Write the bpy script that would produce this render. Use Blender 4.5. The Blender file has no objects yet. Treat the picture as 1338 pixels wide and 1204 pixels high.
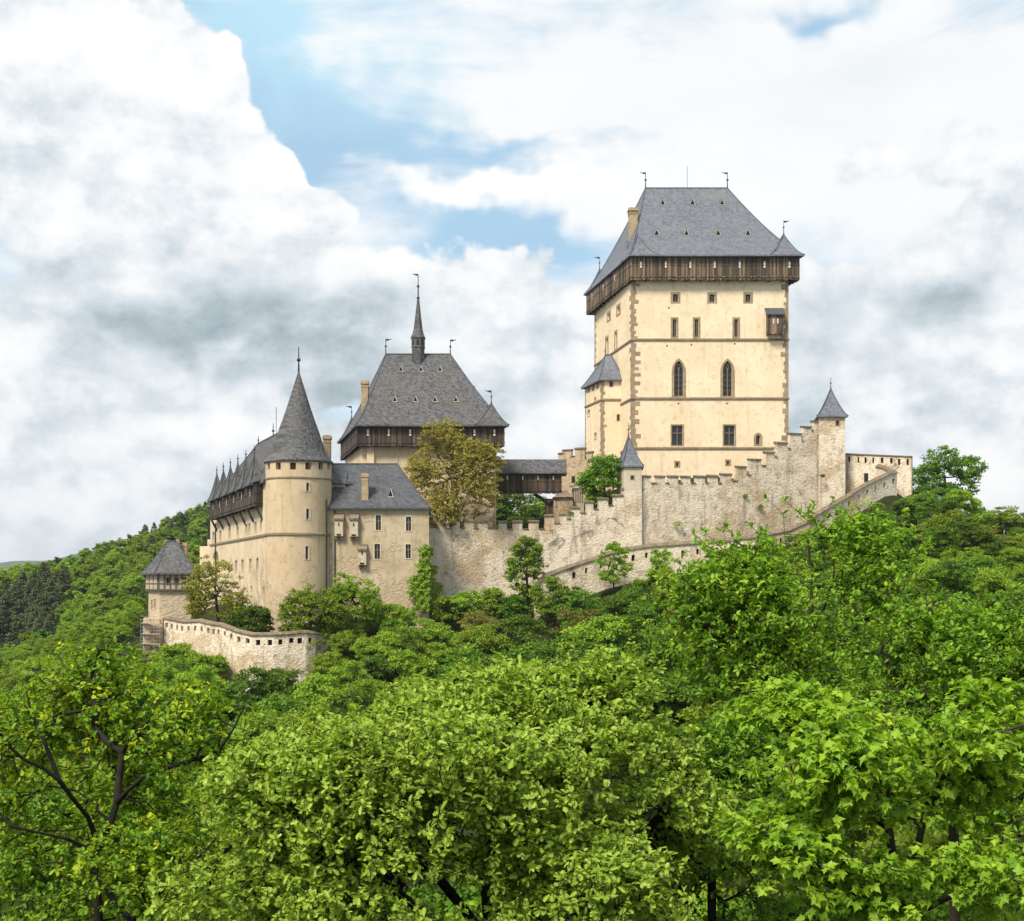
import bpy, math, random
import numpy as np
from mathutils import Vector

random.seed(7)
RNG = np.random.default_rng(11)
SC = bpy.context.scene
COL = SC.collection

# ------------------------------------------------------------------ camera
# the camera stands at the world origin, level, looking along +Y (lens shifted upwards)
F = 1600.0                       # focal length in photograph pixels (photo 1338 x 1204)
CX, CY = 669.0, 760.0            # vanishing centre of the level camera
cam_data = bpy.data.cameras.new('camera')
cam = bpy.data.objects.new('camera', cam_data)
COL.objects.link(cam)
cam.location = (0, 0, 0)
cam.rotation_euler = (math.radians(90), 0, 0)
cam_data.sensor_fit = 'HORIZONTAL'
cam_data.sensor_width = 36.0
cam_data.lens = 36.0 * F / 1338.0
cam_data.shift_y = (CY - 602.0) / 1338.0
cam_data.clip_start = 0.1
cam_data.clip_end = 30000
SC.camera = cam

SC.view_settings.view_transform = 'Standard'
SC.view_settings.look = 'None'
SC.view_settings.gamma = 1.0
SC.view_settings.exposure = 0.7
SC.render.engine = 'CYCLES'
SC.cycles.use_denoising = True
SC.cycles.max_bounces = 6
SC.cycles.diffuse_bounces = 3
SC.cycles.glossy_bounces = 2
SC.cycles.transmission_bounces = 4
SC.cycles.transparent_max_bounces = 4

SUN_EL, SUN_AZ = 52.0, -143.0     # azimuth measured from +Y towards +X: behind the camera's left shoulder
se, sa = math.radians(SUN_EL), math.radians(SUN_AZ)
SUN_DIR = Vector((math.sin(sa) * math.cos(se), math.cos(sa) * math.cos(se), math.sin(se)))
sun_data = bpy.data.lights.new('sun', 'SUN')
sun_data.energy = 3.5
sun_data.angle = math.radians(16)
sun_data.color = (1.0, 0.935, 0.81)
sun = bpy.data.objects.new('sun', sun_data)
COL.objects.link(sun)
sun.location = (-60, -60, 120)
sun.rotation_euler = SUN_DIR.to_track_quat('Z', 'Y').to_euler()


# ------------------------------------------------------------------ node helper
class NT:
    def __init__(s, tree):
        s.t = tree
        s.n = tree.nodes
        s.l = tree.links

    def new(s, kind, **kw):
        nd = s.n.new(kind)
        for k, v in kw.items():
            setattr(nd, k, v)
        return nd

    def put(s, sock, val):
        if isinstance(val, bpy.types.NodeSocket):
            s.l.new(val, sock)
        elif val is not None:
            if hasattr(sock.default_value, '__len__') and not hasattr(val, '__len__'):
                val = (val,) * len(sock.default_value)
            if hasattr(sock.default_value, '__len__') and len(sock.default_value) == 4 and len(val) == 3:
                val = tuple(val) + (1.0,)
            sock.default_value = val

    def math(s, op, a, b=None, c=None, clamp=False):
        nd = s.new('ShaderNodeMath', operation=op, use_clamp=clamp)
        s.put(nd.inputs[0], a)
        if b is not None: s.put(nd.inputs[1], b)
        if c is not None: s.put(nd.inputs[2], c)
        return nd.outputs[0]

    def vmath(s, op, a, b=None):
        nd = s.new('ShaderNodeVectorMath', operation=op)
        s.put(nd.inputs[0], a)
        if b is not None: s.put(nd.inputs[1], b)
        return nd.outputs[0]

    def mapping(s, vec, scale=(1, 1, 1), rot=(0, 0, 0), loc=(0, 0, 0)):
        nd = s.new('ShaderNodeMapping')
        s.put(nd.inputs['Vector'], vec)
        nd.inputs['Scale'].default_value = scale
        nd.inputs['Rotation'].default_value = rot
        nd.inputs['Location'].default_value = loc
        return nd.outputs[0]

    def noise(s, vec, scale, detail=4, rough=0.55, dist=0.0, color=False):
        nd = s.new('ShaderNodeTexNoise')
        s.put(nd.inputs['Vector'], vec)
        nd.inputs['Scale'].default_value = scale
        nd.inputs['Detail'].default_value = detail
        nd.inputs['Roughness'].default_value = rough
        nd.inputs['Distortion'].default_value = dist
        return nd.outputs['Color' if color else 'Fac']

    def voronoi(s, vec, scale, feature='F1', rnd=1.0):
        nd = s.new('ShaderNodeTexVoronoi', feature=feature)
        s.put(nd.inputs['Vector'], vec)
        nd.inputs['Scale'].default_value = scale
        nd.inputs['Randomness'].default_value = rnd
        return nd

    def ramp(s, fac, stops, interp='LINEAR'):
        nd = s.new('ShaderNodeValToRGB')
        cr = nd.color_ramp
        cr.interpolation = interp
        while len(cr.elements) < len(stops):
            cr.elements.new(0.5)
        for e, (p, c) in zip(cr.elements, stops):
            e.position = p
            e.color = (c, c, c, 1) if not hasattr(c, '__len__') else tuple(c) + (1,)
        s.put(nd.inputs[0], fac)
        return nd.outputs[0]

    def mix(s, fac, a, b, mode='MIX'):
        nd = s.new('ShaderNodeMix', data_type='RGBA', blend_type=mode)
        s.put(nd.inputs[0], fac)
        s.put(nd.inputs[6], a)
        s.put(nd.inputs[7], b)
        return nd.outputs[2]

    def smooth(s, x, lo, hi, a=0.0, b=1.0):
        nd = s.new('ShaderNodeMapRange', interpolation_type='SMOOTHSTEP')
        s.put(nd.inputs[0], x)
        for i, v in enumerate((lo, hi, a, b)):
            nd.inputs[i + 1].default_value = v
        return nd.outputs[0]

    def sep(s, vec):
        nd = s.new('ShaderNodeSeparateXYZ')
        s.put(nd.inputs[0], vec)
        return nd.outputs

    def comb(s, x, y, z):
        nd = s.new('ShaderNodeCombineXYZ')
        for i, v in enumerate((x, y, z)):
            s.put(nd.inputs[i], v)
        return nd.outputs[0]


# ------------------------------------------------------------------ world: broken cloud over a blue sky
def build_world():
    w = bpy.data.worlds.new('World')
    SC.world = w
    w.use_nodes = True
    n = NT(w.node_tree)
    n.n.clear()
    out = n.new('ShaderNodeOutputWorld')
    bg = n.new('ShaderNodeBackground')
    bg.inputs['Strength'].default_value = 0.1
    n.l.new(bg.outputs[0], out.inputs[0])
    sky = n.new('ShaderNodeTexSky')
    sky.sky_type = 'NISHITA'
    sky.sun_disc = False
    sky.sun_elevation = se
    sky.sun_rotation = sa
    sky.air_density = 1.0
    sky.dust_density = 1.2
    d = n.new('ShaderNodeTexCoord').outputs['Generated']
    x, y, z = n.sep(d)
    hor = n.math('SQRT', n.math('ADD', n.math('MULTIPLY', x, x), n.math('MULTIPLY', y, y)))
    az = n.math('ARCTAN2', x, y)
    el = n.math('DIVIDE', z, n.math('MAXIMUM', hor, 0.05))
    wx, wy, wz = n.sep(n.noise(d, 6.0, 4, 0.62, color=True))

    def coords(amp):
        return (n.math('ADD', az, n.math('MULTIPLY', n.math('SUBTRACT', wx, 0.5), amp)),
                n.math('ADD', el, n.math('MULTIPLY', n.math('SUBTRACT', wy, 0.5), amp)))

    soft, firm = coords(0.20), coords(0.12)

    def blob(c, px, py, rx, ry, amp):
        u0 = math.atan((px - CX) / F)
        e0 = (CY - py) / F * math.cos(u0)
        p = n.math('DIVIDE', n.math('SUBTRACT', c[0], u0), rx / F)
        q = n.math('DIVIDE', n.math('SUBTRACT', c[1], e0), ry / F)
        r = n.math('ADD', n.math('MULTIPLY', p, p), n.math('MULTIPLY', q, q))
        return n.math('MULTIPLY', n.math('EXPONENT', n.math('MULTIPLY', r, -1.0)), amp)

    def total(c, base, items):
        acc = base
        for it in items:
            acc = n.math('ADD', acc, blob(c, *it))
        return acc

    def billow(v):                     # cauliflower heads: fractal cells plus fine noise
        vo = n.new('ShaderNodeTexVoronoi', feature='F1')
        n.put(vo.inputs['Vector'], v)
        vo.inputs['Scale'].default_value = 9.0
        vo.inputs['Detail'].default_value = 1.6
        vo.inputs['Roughness'].default_value = 0.55
        return n.math('SUBTRACT', 0.62, vo.outputs['Distance'])

    dw = n.vmath('ADD', n.mapping(d, scale=(1, 1, 1.25)), n.vmath('MULTIPLY', n.vmath('SUBTRACT', n.noise(d, 9.0, 4, 0.6, color=True), (0.5, 0.5, 0.5)), (0.07, 0.07, 0.07)))
    bl = billow(dw)
    fb = n.noise(n.mapping(d, scale=(1, 1, 1.4)), 7.0, 7, 0.62)
    fb2 = n.noise(n.mapping(n.vmath('ADD', d, (-0.014, 0.0, 0.022)), scale=(1, 1, 1.4)), 7.0, 7, 0.62)
    streak = n.noise(n.mapping(d, scale=(1.0, 1.0, 3.4), rot=(0, math.radians(12), 0)), 5.0, 7, 0.62, 0.4)
    low = n.noise(n.mapping(d, scale=(1, 1, 2.2)), 3.4, 4, 0.55)

    # 1  blue, paler towards the top left
    pale = total(soft, 0.52, [(380, 20, 150, 110, 0.36), (560, 60, 170, 90, 0.20), (640, 320, 90, 40, -0.10), (430, 200, 90, 50, -0.08)])
    blue = n.mix(pale, sky.outputs[0], (3.4, 5.2, 6.2))
    # 2  thin high veil in streaks
    vf = n.math('ADD', 0.50, n.math('MULTIPLY', n.math('SUBTRACT', streak, 0.5), 1.5))
    vf = total(soft, vf, [(430, 130, 150, 110, -0.42), (400, 30, 90, 60, -0.2), (700, 180, 130, 24, -0.40), (600, 270, 90, 35, -0.36), (650, 320, 80, 35, -0.5), (1075, 12, 90, 28, -0.55),
                          (950, 170, 300, 150, 0.42), (1250, 220, 200, 120, 0.4), (520, 40, 90, 40, 0.16), (560, 90, 100, 50, 0.06), (800, 90, 160, 60, 0.3), (610, 222, 110, 18, 0.45), (760, 270, 90, 40, 0.25)])
    veil = n.smooth(vf, 0.22, 0.78)
    vs = n.math('ADD', 0.82, n.math('MULTIPLY', n.math('SUBTRACT', low, 0.5), 0.22))
    vs = n.math('ADD', vs, n.math('MULTIPLY', n.math('SUBTRACT', streak, 0.5), 0.20))
    vs = total(soft, vs, [(640, 225, 150, 30, 0.10), (820, 230, 200, 60, 0.06), (1100, 130, 200, 60, -0.05)])
    # 3  cumulus banks with firm edges
    cf = n.math('ADD', 0.66, n.math('ADD', n.math('MULTIPLY', n.math('SUBTRACT', bl, 0.25), 0.8), n.math('MULTIPLY', n.math('SUBTRACT', fb, 0.5), 1.2)))
    cf = total(firm, cf, [(120, 130, 230, 170, 0.43), (240, 110, 110, 90, 0.20), (330, 250, 120, 90, 0.27), (260, 400, 260, 130, 0.47), (560, 420, 150, 75, 0.39), (800, 480, 300, 130, 0.39), (470, 300, 70, 50, 0.16),
                          (1150, 480, 320, 150, 0.39), (1250, 250, 250, 120, 0.23), (250, 620, 420, 110, 0.55), (560, 640, 300, 110, 0.39), (20, 500, 140, 120, 0.39), (1150, 640, 420, 110, 0.62), (60, 560, 120, 80, 0.23),
                          (470, 140, 95, 100, -0.58), (420, 40, 90, 60, -0.58), (620, 100, 170, 100, -0.55), (650, 285, 120, 36, -0.43), (850, 150, 200, 110, -0.43), (1080, 30, 160, 80, -0.51), (720, 200, 150, 50, -0.31), (1000, 200, 200, 80, -0.20),
                          (260, 300, 200, 160, 0.31), (600, 440, 260, 70, 0.27), (1000, 400, 300, 70, 0.23), (200, 700, 500, 70, 0.47), (1200, 700, 500, 70, 0.47), (670, 720, 400, 60, 0.47), (40, 60, 120, 120, 0.23), (300, 100, 75, 80, 0.45), (400, 260, 60, 50, 0.3), (1330, 300, 120, 80, 0.4)])
    cum = n.smooth(cf, 0.46, 0.60)
    cs = n.math('ADD', 0.87, n.math('MULTIPLY', n.math('SUBTRACT', bl, 0.20), 0.26))
    cs = n.math('ADD', cs, n.math('MULTIPLY', n.math('SUBTRACT', fb, fb2), 1.7))
    cs = n.math('ADD', cs, n.math('MULTIPLY', n.math('SUBTRACT', low, 0.5), 0.34))
    df = total(firm, n.math('MULTIPLY', n.math('SUBTRACT', fb, 0.5), 1.7), [(420, 432, 150, 75, 0.85), (280, 455, 160, 62, 0.75), (505, 395, 65, 60, 0.5), (310, 345, 190, 90, 0.26), (1365, 325, 150, 55, 0.5), (1200, 385, 130, 40, 0.4), (1060, 460, 110, 50, 0.35), (230, 530, 40, 22, 0.5)])
    cs = n.math('SUBTRACT', cs, n.smooth(df, 0.10, 1.05, 0.0, 0.35))
    cs = total(firm, cs, [(150, 385, 120, 50, -0.06), (220, 260, 170, 60, -0.07), (60, 470, 120, 60, -0.05),
                          (1190, 385, 150, 48, -0.08), (90, 640, 260, 60, -0.12), (1260, 560, 160, 40, -0.10), (830, 520, 120, 60, -0.08),
                          (200, 120, 190, 90, 0.14), (390, 205, 40, 35, 0.12), (340, 130, 40, 60, 0.12), (600, 385, 130, 40, 0.12), (540, 420, 50, 60, 0.10), (1290, 465, 90, 28, 0.12), (1310, 620, 60, 30, 0.10), (480, 320, 40, 40, 0.08)])
    stops = [(0.15, (1.9, 2.4, 2.65)), (0.36, (2.9, 3.4, 3.7)), (0.58, (4.3, 4.75, 5.05)), (0.80, (5.9, 6.05, 6.15)), (1.0, (6.7, 6.65, 6.55))]
    col = n.mix(veil, blue, n.ramp(vs, stops))
    col = n.mix(cum, col, n.ramp(cs, stops))
    n.l.new(col, bg.inputs['Color'])


build_world()


# ------------------------------------------------------------------ geometry helpers
def X(px, Y): return (px - CX) / F * Y
def Zp(py, Y): return (CY - py) / F * Y
def P(px, py, Y): return Vector((X(px, Y), Y, Zp(py, Y)))
def pix(p): return (CX + F * p[0] / p[1], CY - F * p[2] / p[1])

ORG = {}


def root_origin(o):
    while o.parent is not None:
        o = o.parent
    return ORG.get(o.name, Vector((0, 0, 0)))


class MB:
    """collects faces in world coordinates, then links them as one mesh object"""
    def __init__(s):
        s.v, s.f, s.mi = [], [], []

    def add(s, vs, fs, mi=0):
        b = len(s.v)
        s.v.extend([tuple(p) for p in vs])
        for f in fs:
            s.f.append([b + i for i in f])
            s.mi.append(mi)

    def poly(s, pts, mi=0): s.add(pts, [list(range(len(pts)))], mi)

    def box(s, o, ax, ay, az, skip=(), mi=0):
        o, ax, ay, az = Vector(o), Vector(ax), Vector(ay), Vector(az)
        vs = [o, o + ax, o + ax + ay, o + ay, o + az, o + ax + az, o + ax + ay + az, o + ay + az]
        fs = {'bottom': [0, 3, 2, 1], 'top': [4, 5, 6, 7], 'f': [0, 1, 5, 4], 'r': [1, 2, 6, 5], 'b': [2, 3, 7, 6], 'l': [3, 0, 4, 7]}
        s.add(vs, [f for k, f in fs.items() if k not in skip], mi)

    def cbox(s, c, sx, sy, z0, z1, ang=0.0, mi=0):
        ca, sn = math.cos(ang), math.sin(ang)
        ax, ay = Vector((ca * sx, sn * sx, 0)), Vector((-sn * sy, ca * sy, 0))
        o = Vector((c[0], c[1], z0)) - ax / 2 - ay / 2
        s.box(o, ax, ay, (0, 0, z1 - z0), mi=mi)

    def prism(s, poly, z0, z1, top=True, bottom=True, mi=0):
        n = len(poly)
        vs = [(p[0], p[1], z0) for p in poly] + [(p[0], p[1], z1) for p in poly]
        fs = [[i, (i + 1) % n, n + (i + 1) % n, n + i] for i in range(n)]
        if top: fs.append(list(range(n, 2 * n)))
        if bottom: fs.append(list(range(n - 1, -1, -1)))
        s.add(vs, fs, mi)

    def tube(s, pts, rad, n=6, cap=True, mi=0):
        pts = [Vector(p) for p in pts]
        if not hasattr(rad, '__len__'): rad = [rad] * len(pts)
        rings = []
        for i, p in enumerate(pts):
            d = (pts[min(i + 1, len(pts) - 1)] - pts[max(i - 1, 0)])
            d = d.normalized() if d.length > 1e-9 else Vector((0, 0, 1))
            a = d.cross(Vector((0.31, 0.2, 0.93)))
            if a.length < 0.05: a = d.cross(Vector((1, 0, 0)))
            a.normalize()
            b = d.cross(a)
            rings.append([p + (a * math.cos(2 * math.pi * k / n) + b * math.sin(2 * math.pi * k / n)) * rad[i] for k in range(n)])
        vs = [q for r in rings for q in r]
        fs = [[i * n + k, i * n + (k + 1) % n, (i + 1) * n + (k + 1) % n, (i + 1) * n + k] for i in range(len(pts) - 1) for k in range(n)]
        if cap:
            fs.append(list(range(n - 1, -1, -1)))
            fs.append([(len(pts) - 1) * n + k for k in range(n)])
        s.add(vs, fs, mi)

    def lathe(s, c, prof, n=32, rot=0.0, mi=0):
        vs = [(c[0] + r * math.sin(rot + 2 * math.pi * k / n), c[1] - r * math.cos(rot + 2 * math.pi * k / n), z) for r, z in prof for k in range(n)]
        fs = [[i * n + k, i * n + (k + 1) % n, (i + 1) * n + (k + 1) % n, (i + 1) * n + k] for i in range(len(prof) - 1) for k in range(n)]
        s.add(vs, fs, mi)

    def build(s, name, mats, parent=None, smooth=False, origin=None):
        me = bpy.data.meshes.new(name)
        o = bpy.data.objects.new(name, me)
        COL.objects.link(o)
        if parent is not None:
            o.parent = parent
            off = root_origin(o)
        else:
            off = Vector(origin) if origin is not None else Vector((0, 0, 0))
            o.location = off
            ORG[o.name] = off
        v = np.array(s.v, dtype=float) - np.array(off)
        me.from_pydata(v.tolist(), [], s.f)
        for m in (mats if isinstance(mats, (list, tuple)) else [mats]):
            me.materials.append(m)
        if any(s.mi):
            me.polygons.foreach_set('material_index', s.mi)
        if smooth:
            me.polygons.foreach_set('use_smooth', [True] * len(me.polygons))
        me.update()
        return o


def tag(o, label=None, cat=None, group=None, kind=None):
    if label: o['label'] = label
    if cat: o['category'] = cat
    if group: o['group'] = group
    if kind: o['kind'] = kind
    return o


def thing(name, label, cat, loc, group=None):
    o = bpy.data.objects.new(name, None)
    COL.objects.link(o)
    o.location = loc
    o.empty_display_size = 1.0
    ORG[o.name] = Vector(loc)
    return tag(o, label, cat, group)


def mesh_np(name, V, loops, starts, tint=None):
    me = bpy.data.meshes.new(name)
    me.vertices.add(len(V))
    me.vertices.foreach_set('co', np.ascontiguousarray(V, dtype=np.float32).ravel())
    me.loops.add(len(loops))
    me.loops.foreach_set('vertex_index', np.ascontiguousarray(loops, dtype=np.int32))
    me.polygons.add(len(starts))
    me.polygons.foreach_set('loop_start', np.ascontiguousarray(starts, dtype=np.int32))
    if tint is not None:
        at = me.attributes.new('tint', 'FLOAT', 'POINT')
        at.data.foreach_set('value', np.ascontiguousarray(tint, dtype=np.float32))
    me.update(calc_edges=True)
    return me


def link_mesh(name, me, mats, parent=None, loc=None):
    o = bpy.data.objects.new(name, me)
    COL.objects.link(o)
    if not me.materials:
        for m in (mats if isinstance(mats, (list, tuple)) else [mats]):
            me.materials.append(m)
    if parent is not None: o.parent = parent
    if loc is not None:
        o.location = loc
        ORG[o.name] = Vector(loc)
    return o


# ------------------------------------------------------------------ materials
def new_mat(name):
    m = bpy.data.materials.new(name)
    m.use_nodes = True
    n = NT(m.node_tree)
    b = n.n['Principled BSDF']
    return m, n, b, n.new('ShaderNodeTexCoord').outputs['Object']


def bump(n, b, h, strength, dist=0.1):
    bm = n.new('ShaderNodeBump')
    bm.inputs['Strength'].default_value = strength
    bm.inputs['Distance'].default_value = dist
    n.put(bm.inputs['Height'], h)
    n.l.new(bm.outputs[0], b.inputs['Normal'])


def plaster(name, base, light, stain, patch=0.0, rubble=(0.40, 0.315, 0.215), streak=0.5):
    """lime render: cloudy tone, rain streaks, optional patches where the rubble shows"""
    m, n, b, co = new_mat(name)
    big = n.noise(co, 0.22, 6, 0.6, 0.3)
    med = n.noise(co, 1.3, 6, 0.65)
    fine = n.noise(co, 9.0, 4, 0.7)
    c = n.mix(n.smooth(big, 0.35, 0.68), base, light)
    c = n.mix(n.math('MULTIPLY', n.smooth(med, 0.50, 0.72), 0.7), c, stain)
    st = n.noise(n.mapping(co, scale=(1.6, 1.6, 0.10)), 1.0, 5, 0.65)
    c = n.mix(n.math('MULTIPLY', n.smooth(st, 0.52, 0.74), streak), c, stain)
    c = n.mix(n.math('MULTIPLY', n.math('SUBTRACT', fine, 0.5), 0.5), c, (0.9, 0.86, 0.8))
    h = n.math('ADD', n.math('MULTIPLY', med, 0.5), n.math('MULTIPLY', fine, 0.3))
    if patch:
        pm = n.math('ADD', n.noise(co, 0.33, 7, 0.62, 0.4), n.math('MULTIPLY', n.math('SUBTRACT', med, 0.5), 0.25))
        zc = n.sep(co)[2]
        low = n.smooth(zc, 3.0, 15.0, 0.24, 0.0)
        pmask = n.smooth(n.math('ADD', pm, low), 0.66 - patch * 0.1, 0.70 - patch * 0.1)
        vo = n.voronoi(n.mapping(co, scale=(1, 1, 1.5)), 2.6)
        stn = n.mix(vo.outputs['Color'], tuple(v * 0.75 for v in rubble), tuple(v * 1.35 for v in rubble))
        stn = n.mix(n.smooth(vo.outputs['Distance'], 0.25, 0.6), stn, tuple(v * 1.25 for v in rubble))
        c = n.mix(pmask, c, stn)
        h = n.math('SUBTRACT', h, n.math('MULTIPLY', pmask, n.math('ADD', 0.5, vo.outputs['Distance'])))
    n.put(b.inputs['Base Color'], c)
    b.inputs['Roughness'].default_value = 0.92
    b.inputs['Specular IOR Level'].default_value = 0.2
    bump(n, b, h, 0.5, 0.12)
    return m


def rubble_wall(name, dark=1.0):
    m, n, b, co = new_mat(name)
    wp = n.vmath('ADD', co, n.vmath('MULTIPLY', n.vmath('SUBTRACT', n.noise(co, 1.4, 3, 0.6, color=True), (0.5, 0.5, 0.5)), (0.5, 0.5, 0.5)))
    vo = n.voronoi(n.mapping(wp, scale=(1, 1, 1.6)), 2.4)
    vr = n.sep(vo.outputs['Color'])[0]
    stone = n.ramp(vr, [(0.0, (0.34, 0.26, 0.17)), (0.35, (0.50, 0.41, 0.30)), (0.7, (0.60, 0.52, 0.41)), (1.0, (0.66, 0.60, 0.52))])
    joint = n.smooth(vo.outputs['Distance'], 0.28, 0.62)
    c = n.mix(joint, stone, (0.57, 0.48, 0.375))
    big = n.noise(co, 0.16, 7, 0.62, 0.5)
    med = n.noise(co, 0.62, 7, 0.66, 0.3)
    fine = n.noise(co, 4.5, 5, 0.7)
    # remnants of pale plaster, ochre zones, dark weathering and drips
    c = n.mix(n.math('MULTIPLY', n.smooth(n.math('ADD', med, n.math('MULTIPLY', fine, 0.25)), 0.52, 0.64), 0.85), c, (0.72, 0.635, 0.53))
    c = n.mix(n.math('MULTIPLY', n.smooth(n.math('ADD', big, n.math('MULTIPLY', n.math('SUBTRACT', fine, 0.5), 0.5)), 0.49, 0.62), 0.75), c, (0.42, 0.305, 0.185))
    pits = n.smooth(n.noise(co, 2.2, 7, 0.76), 0.565, 0.68)
    c = n.mix(n.math('MULTIPLY', pits, 0.7), c, (0.22, 0.165, 0.11))
    dr = n.noise(n.mapping(co, scale=(0.9, 0.9, 0.13), loc=(3, 1, 0)), 1.0, 6, 0.66)
    c = n.mix(n.math('MULTIPLY', n.smooth(dr, 0.53, 0.68), 0.6), c, (0.21, 0.185, 0.16))
    spot = n.smooth(n.noise(n.mapping(co, loc=(40, 9, 2)), 0.30, 7, 0.66, 0.6), 0.595, 0.67)
    c = n.mix(n.math('MULTIPLY', spot, 0.75), c, (0.14, 0.13, 0.125))
    c = n.mix(1.0, c, (dark, dark * (0.965 if dark > 0.9 else 0.88), dark * (0.895 if dark > 0.9 else 0.70)), 'MULTIPLY')
    n.put(b.inputs['Base Color'], c)
    b.inputs['Roughness'].default_value = 0.95
    b.inputs['Specular IOR Level'].default_value = 0.15
    h = n.math('ADD', n.math('MULTIPLY', vo.outputs['Distance'], -0.35), n.math('ADD', n.math('MULTIPLY', fine, 0.5), n.math('MULTIPLY', med, 0.8)))
    h = n.math('SUBTRACT', h, n.math('MULTIPLY', pits, 0.5))
    bump(n, b, h, 0.7, 0.2)
    return m


def slate(name, a, bcol, lich=(0.2, 0.18, 0.14), lichen=0.35, rough=0.5):
    m, n, b, co = new_mat(name)
    x, y, z = n.sep(co)
    row = n.math('MULTIPLY', z, 4.2)
    rowi = n.math('FLOOR', row)
    hx = n.math('ADD', n.math('MULTIPLY', x, 3.6), n.math('MULTIPLY', y, 3.6))
    hxo = n.math('ADD', hx, n.math('MULTIPLY', rowi, 0.5))
    cell = n.comb(n.math('FLOOR', hxo), rowi, 0.0)
    wn = n.new('ShaderNodeTexWhiteNoise', noise_dimensions='2D')
    n.put(wn.inputs['Vector'], cell)
    c = n.mix(wn.outputs['Value'], a, bcol)
    big = n.noise(co, 0.35, 6, 0.65, 0.4)
    c = n.mix(n.math('MULTIPLY', n.smooth(big, 0.45, 0.72), lichen), c, lich)
    fine = n.noise(co, 3.0, 6, 0.75)
    c = n.mix(n.math('MULTIPLY', n.smooth(fine, 0.55, 0.75), 0.45), c, tuple(min(1, v * 2.1) for v in bcol))
    c = n.mix(n.math('MULTIPLY', n.smooth(fine, 0.45, 0.25), 0.6), c, tuple(v * 0.45 for v in a))
    fr = n.math('FRACT', row)
    c = n.mix(n.smooth(fr, 0.16, 0.0, 0.0, 0.55), c, tuple(v * 0.35 for v in a))
    n.put(b.inputs['Base Color'], c)
    n.put(b.inputs['Roughness'], n.math('ADD', rough, n.math('MULTIPLY', wn.outputs['Value'], 0.25)))
    b.inputs['Specular IOR Level'].default_value = 0.35
    bump(n, b, n.math('ADD', n.math('MULTIPLY', fr, -0.6), n.math('MULTIPLY', wn.outputs['Value'], 0.5)), 0.5, 0.05)
    return m


def wood(name, dark, mid, light):
    m, n, b, co = new_mat(name)
    v = n.noise(n.mapping(co, scale=(5.0, 5.0, 0.10)), 1.0, 5, 0.7)
    x, y, z = n.sep(co)
    wn = n.new('ShaderNodeTexWhiteNoise', noise_dimensions='2D')
    n.put(wn.inputs['Vector'], n.comb(n.math('FLOOR', n.math('MULTIPLY', x, 3.4)), n.math('FLOOR', n.math('MULTIPLY', y, 3.4)), 0.0))
    v = n.math('ADD', v, n.math('MULTIPLY', n.math('SUBTRACT', wn.outputs['Value'], 0.5), 0.34))
    c = n.ramp(v, [(0.30, dark), (0.52, mid), (0.74, light)])
    g = n.noise(n.mapping(co, scale=(18, 18, 0.7)), 1.0, 3, 0.7)
    c = n.mix(n.math('MULTIPLY', n.smooth(g, 0.5, 0.8), 0.4), c, light)
    n.put(b.inputs['Base Color'], c)
    b.inputs['Roughness'].default_value = 0.85
    bump(n, b, g, 0.4, 0.03)
    return m


def stone(name, a, bcol, scale=2.5):
    m, n, b, co = new_mat(name)
    v = n.noise(co, scale, 6, 0.7)
    vo = n.sep(n.voronoi(n.mapping(co, scale=(0.9, 0.9, 1.3)), 1.4).outputs['Color'])[0]
    c = n.mix(n.smooth(v, 0.3, 0.7), a, bcol)
    c = n.mix(n.math('MULTIPLY', vo, 0.45), c, tuple(x * 0.55 for x in a))
    n.put(b.inputs['Base Color'], c)
    b.inputs['Roughness'].default_value = 0.9
    bump(n, b, v, 0.5, 0.05)
    return m


def plain(name, col, rough=0.7, metal=0.0, spec=0.3):
    m, n, b, co = new_mat(name)
    v = n.noise(co, 5.0, 4, 0.6)
    n.put(b.inputs['Base Color'], n.mix(n.smooth(v, 0.3, 0.7), tuple(x * 0.8 for x in col), tuple(min(1, x * 1.2) for x in col)))
    b.inputs['Roughness'].default_value = rough
    b.inputs['Metallic'].default_value = metal
    b.inputs['Specular IOR Level'].default_value = spec
    return m


def leaf_mat(name, dark, mid, light, trans=0.35, rough=0.45, vary=0.25, spec=0.16):
    """leaves: tint per leaf, per-tree variation, light passing through"""
    m, n, b, co = new_mat(name)
    at = n.new('ShaderNodeAttribute', attribute_name='tint')
    rnd = n.new('ShaderNodeObjectInfo').outputs['Random']
    c = n.ramp(at.outputs['Fac'], [(0.0, dark), (0.5, mid), (1.0, light)])
    hsv = n.new('ShaderNodeHueSaturation')
    n.put(hsv.inputs['Color'], c)
    n.put(hsv.inputs['Hue'], n.math('ADD', 0.5 - 0.05 * vary, n.math('MULTIPLY', rnd, 0.062 * vary)))
    n.put(hsv.inputs['Value'], n.math('ADD', 1.0 - vary, n.math('MULTIPLY', rnd, vary * 2)))
    c = hsv.outputs[0]
    n.put(b.inputs['Base Color'], c)
    b.inputs['Roughness'].default_value = rough
    b.inputs['Specular IOR Level'].default_value = spec
    tr = n.new('ShaderNodeBsdfTranslucent')
    n.put(tr.inputs['Color'], n.mix(1.0, c, (1.25, 1.2, 0.55), 'MULTIPLY'))
    mx = n.new('ShaderNodeMixShader')
    mx.inputs[0].default_value = trans
    n.l.new(b.outputs[0], mx.inputs[1])
    n.l.new(tr.outputs[0], mx.inputs[2])
    n.l.new(mx.outputs[0], n.n['Material Output'].inputs[0])
    return m


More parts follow.
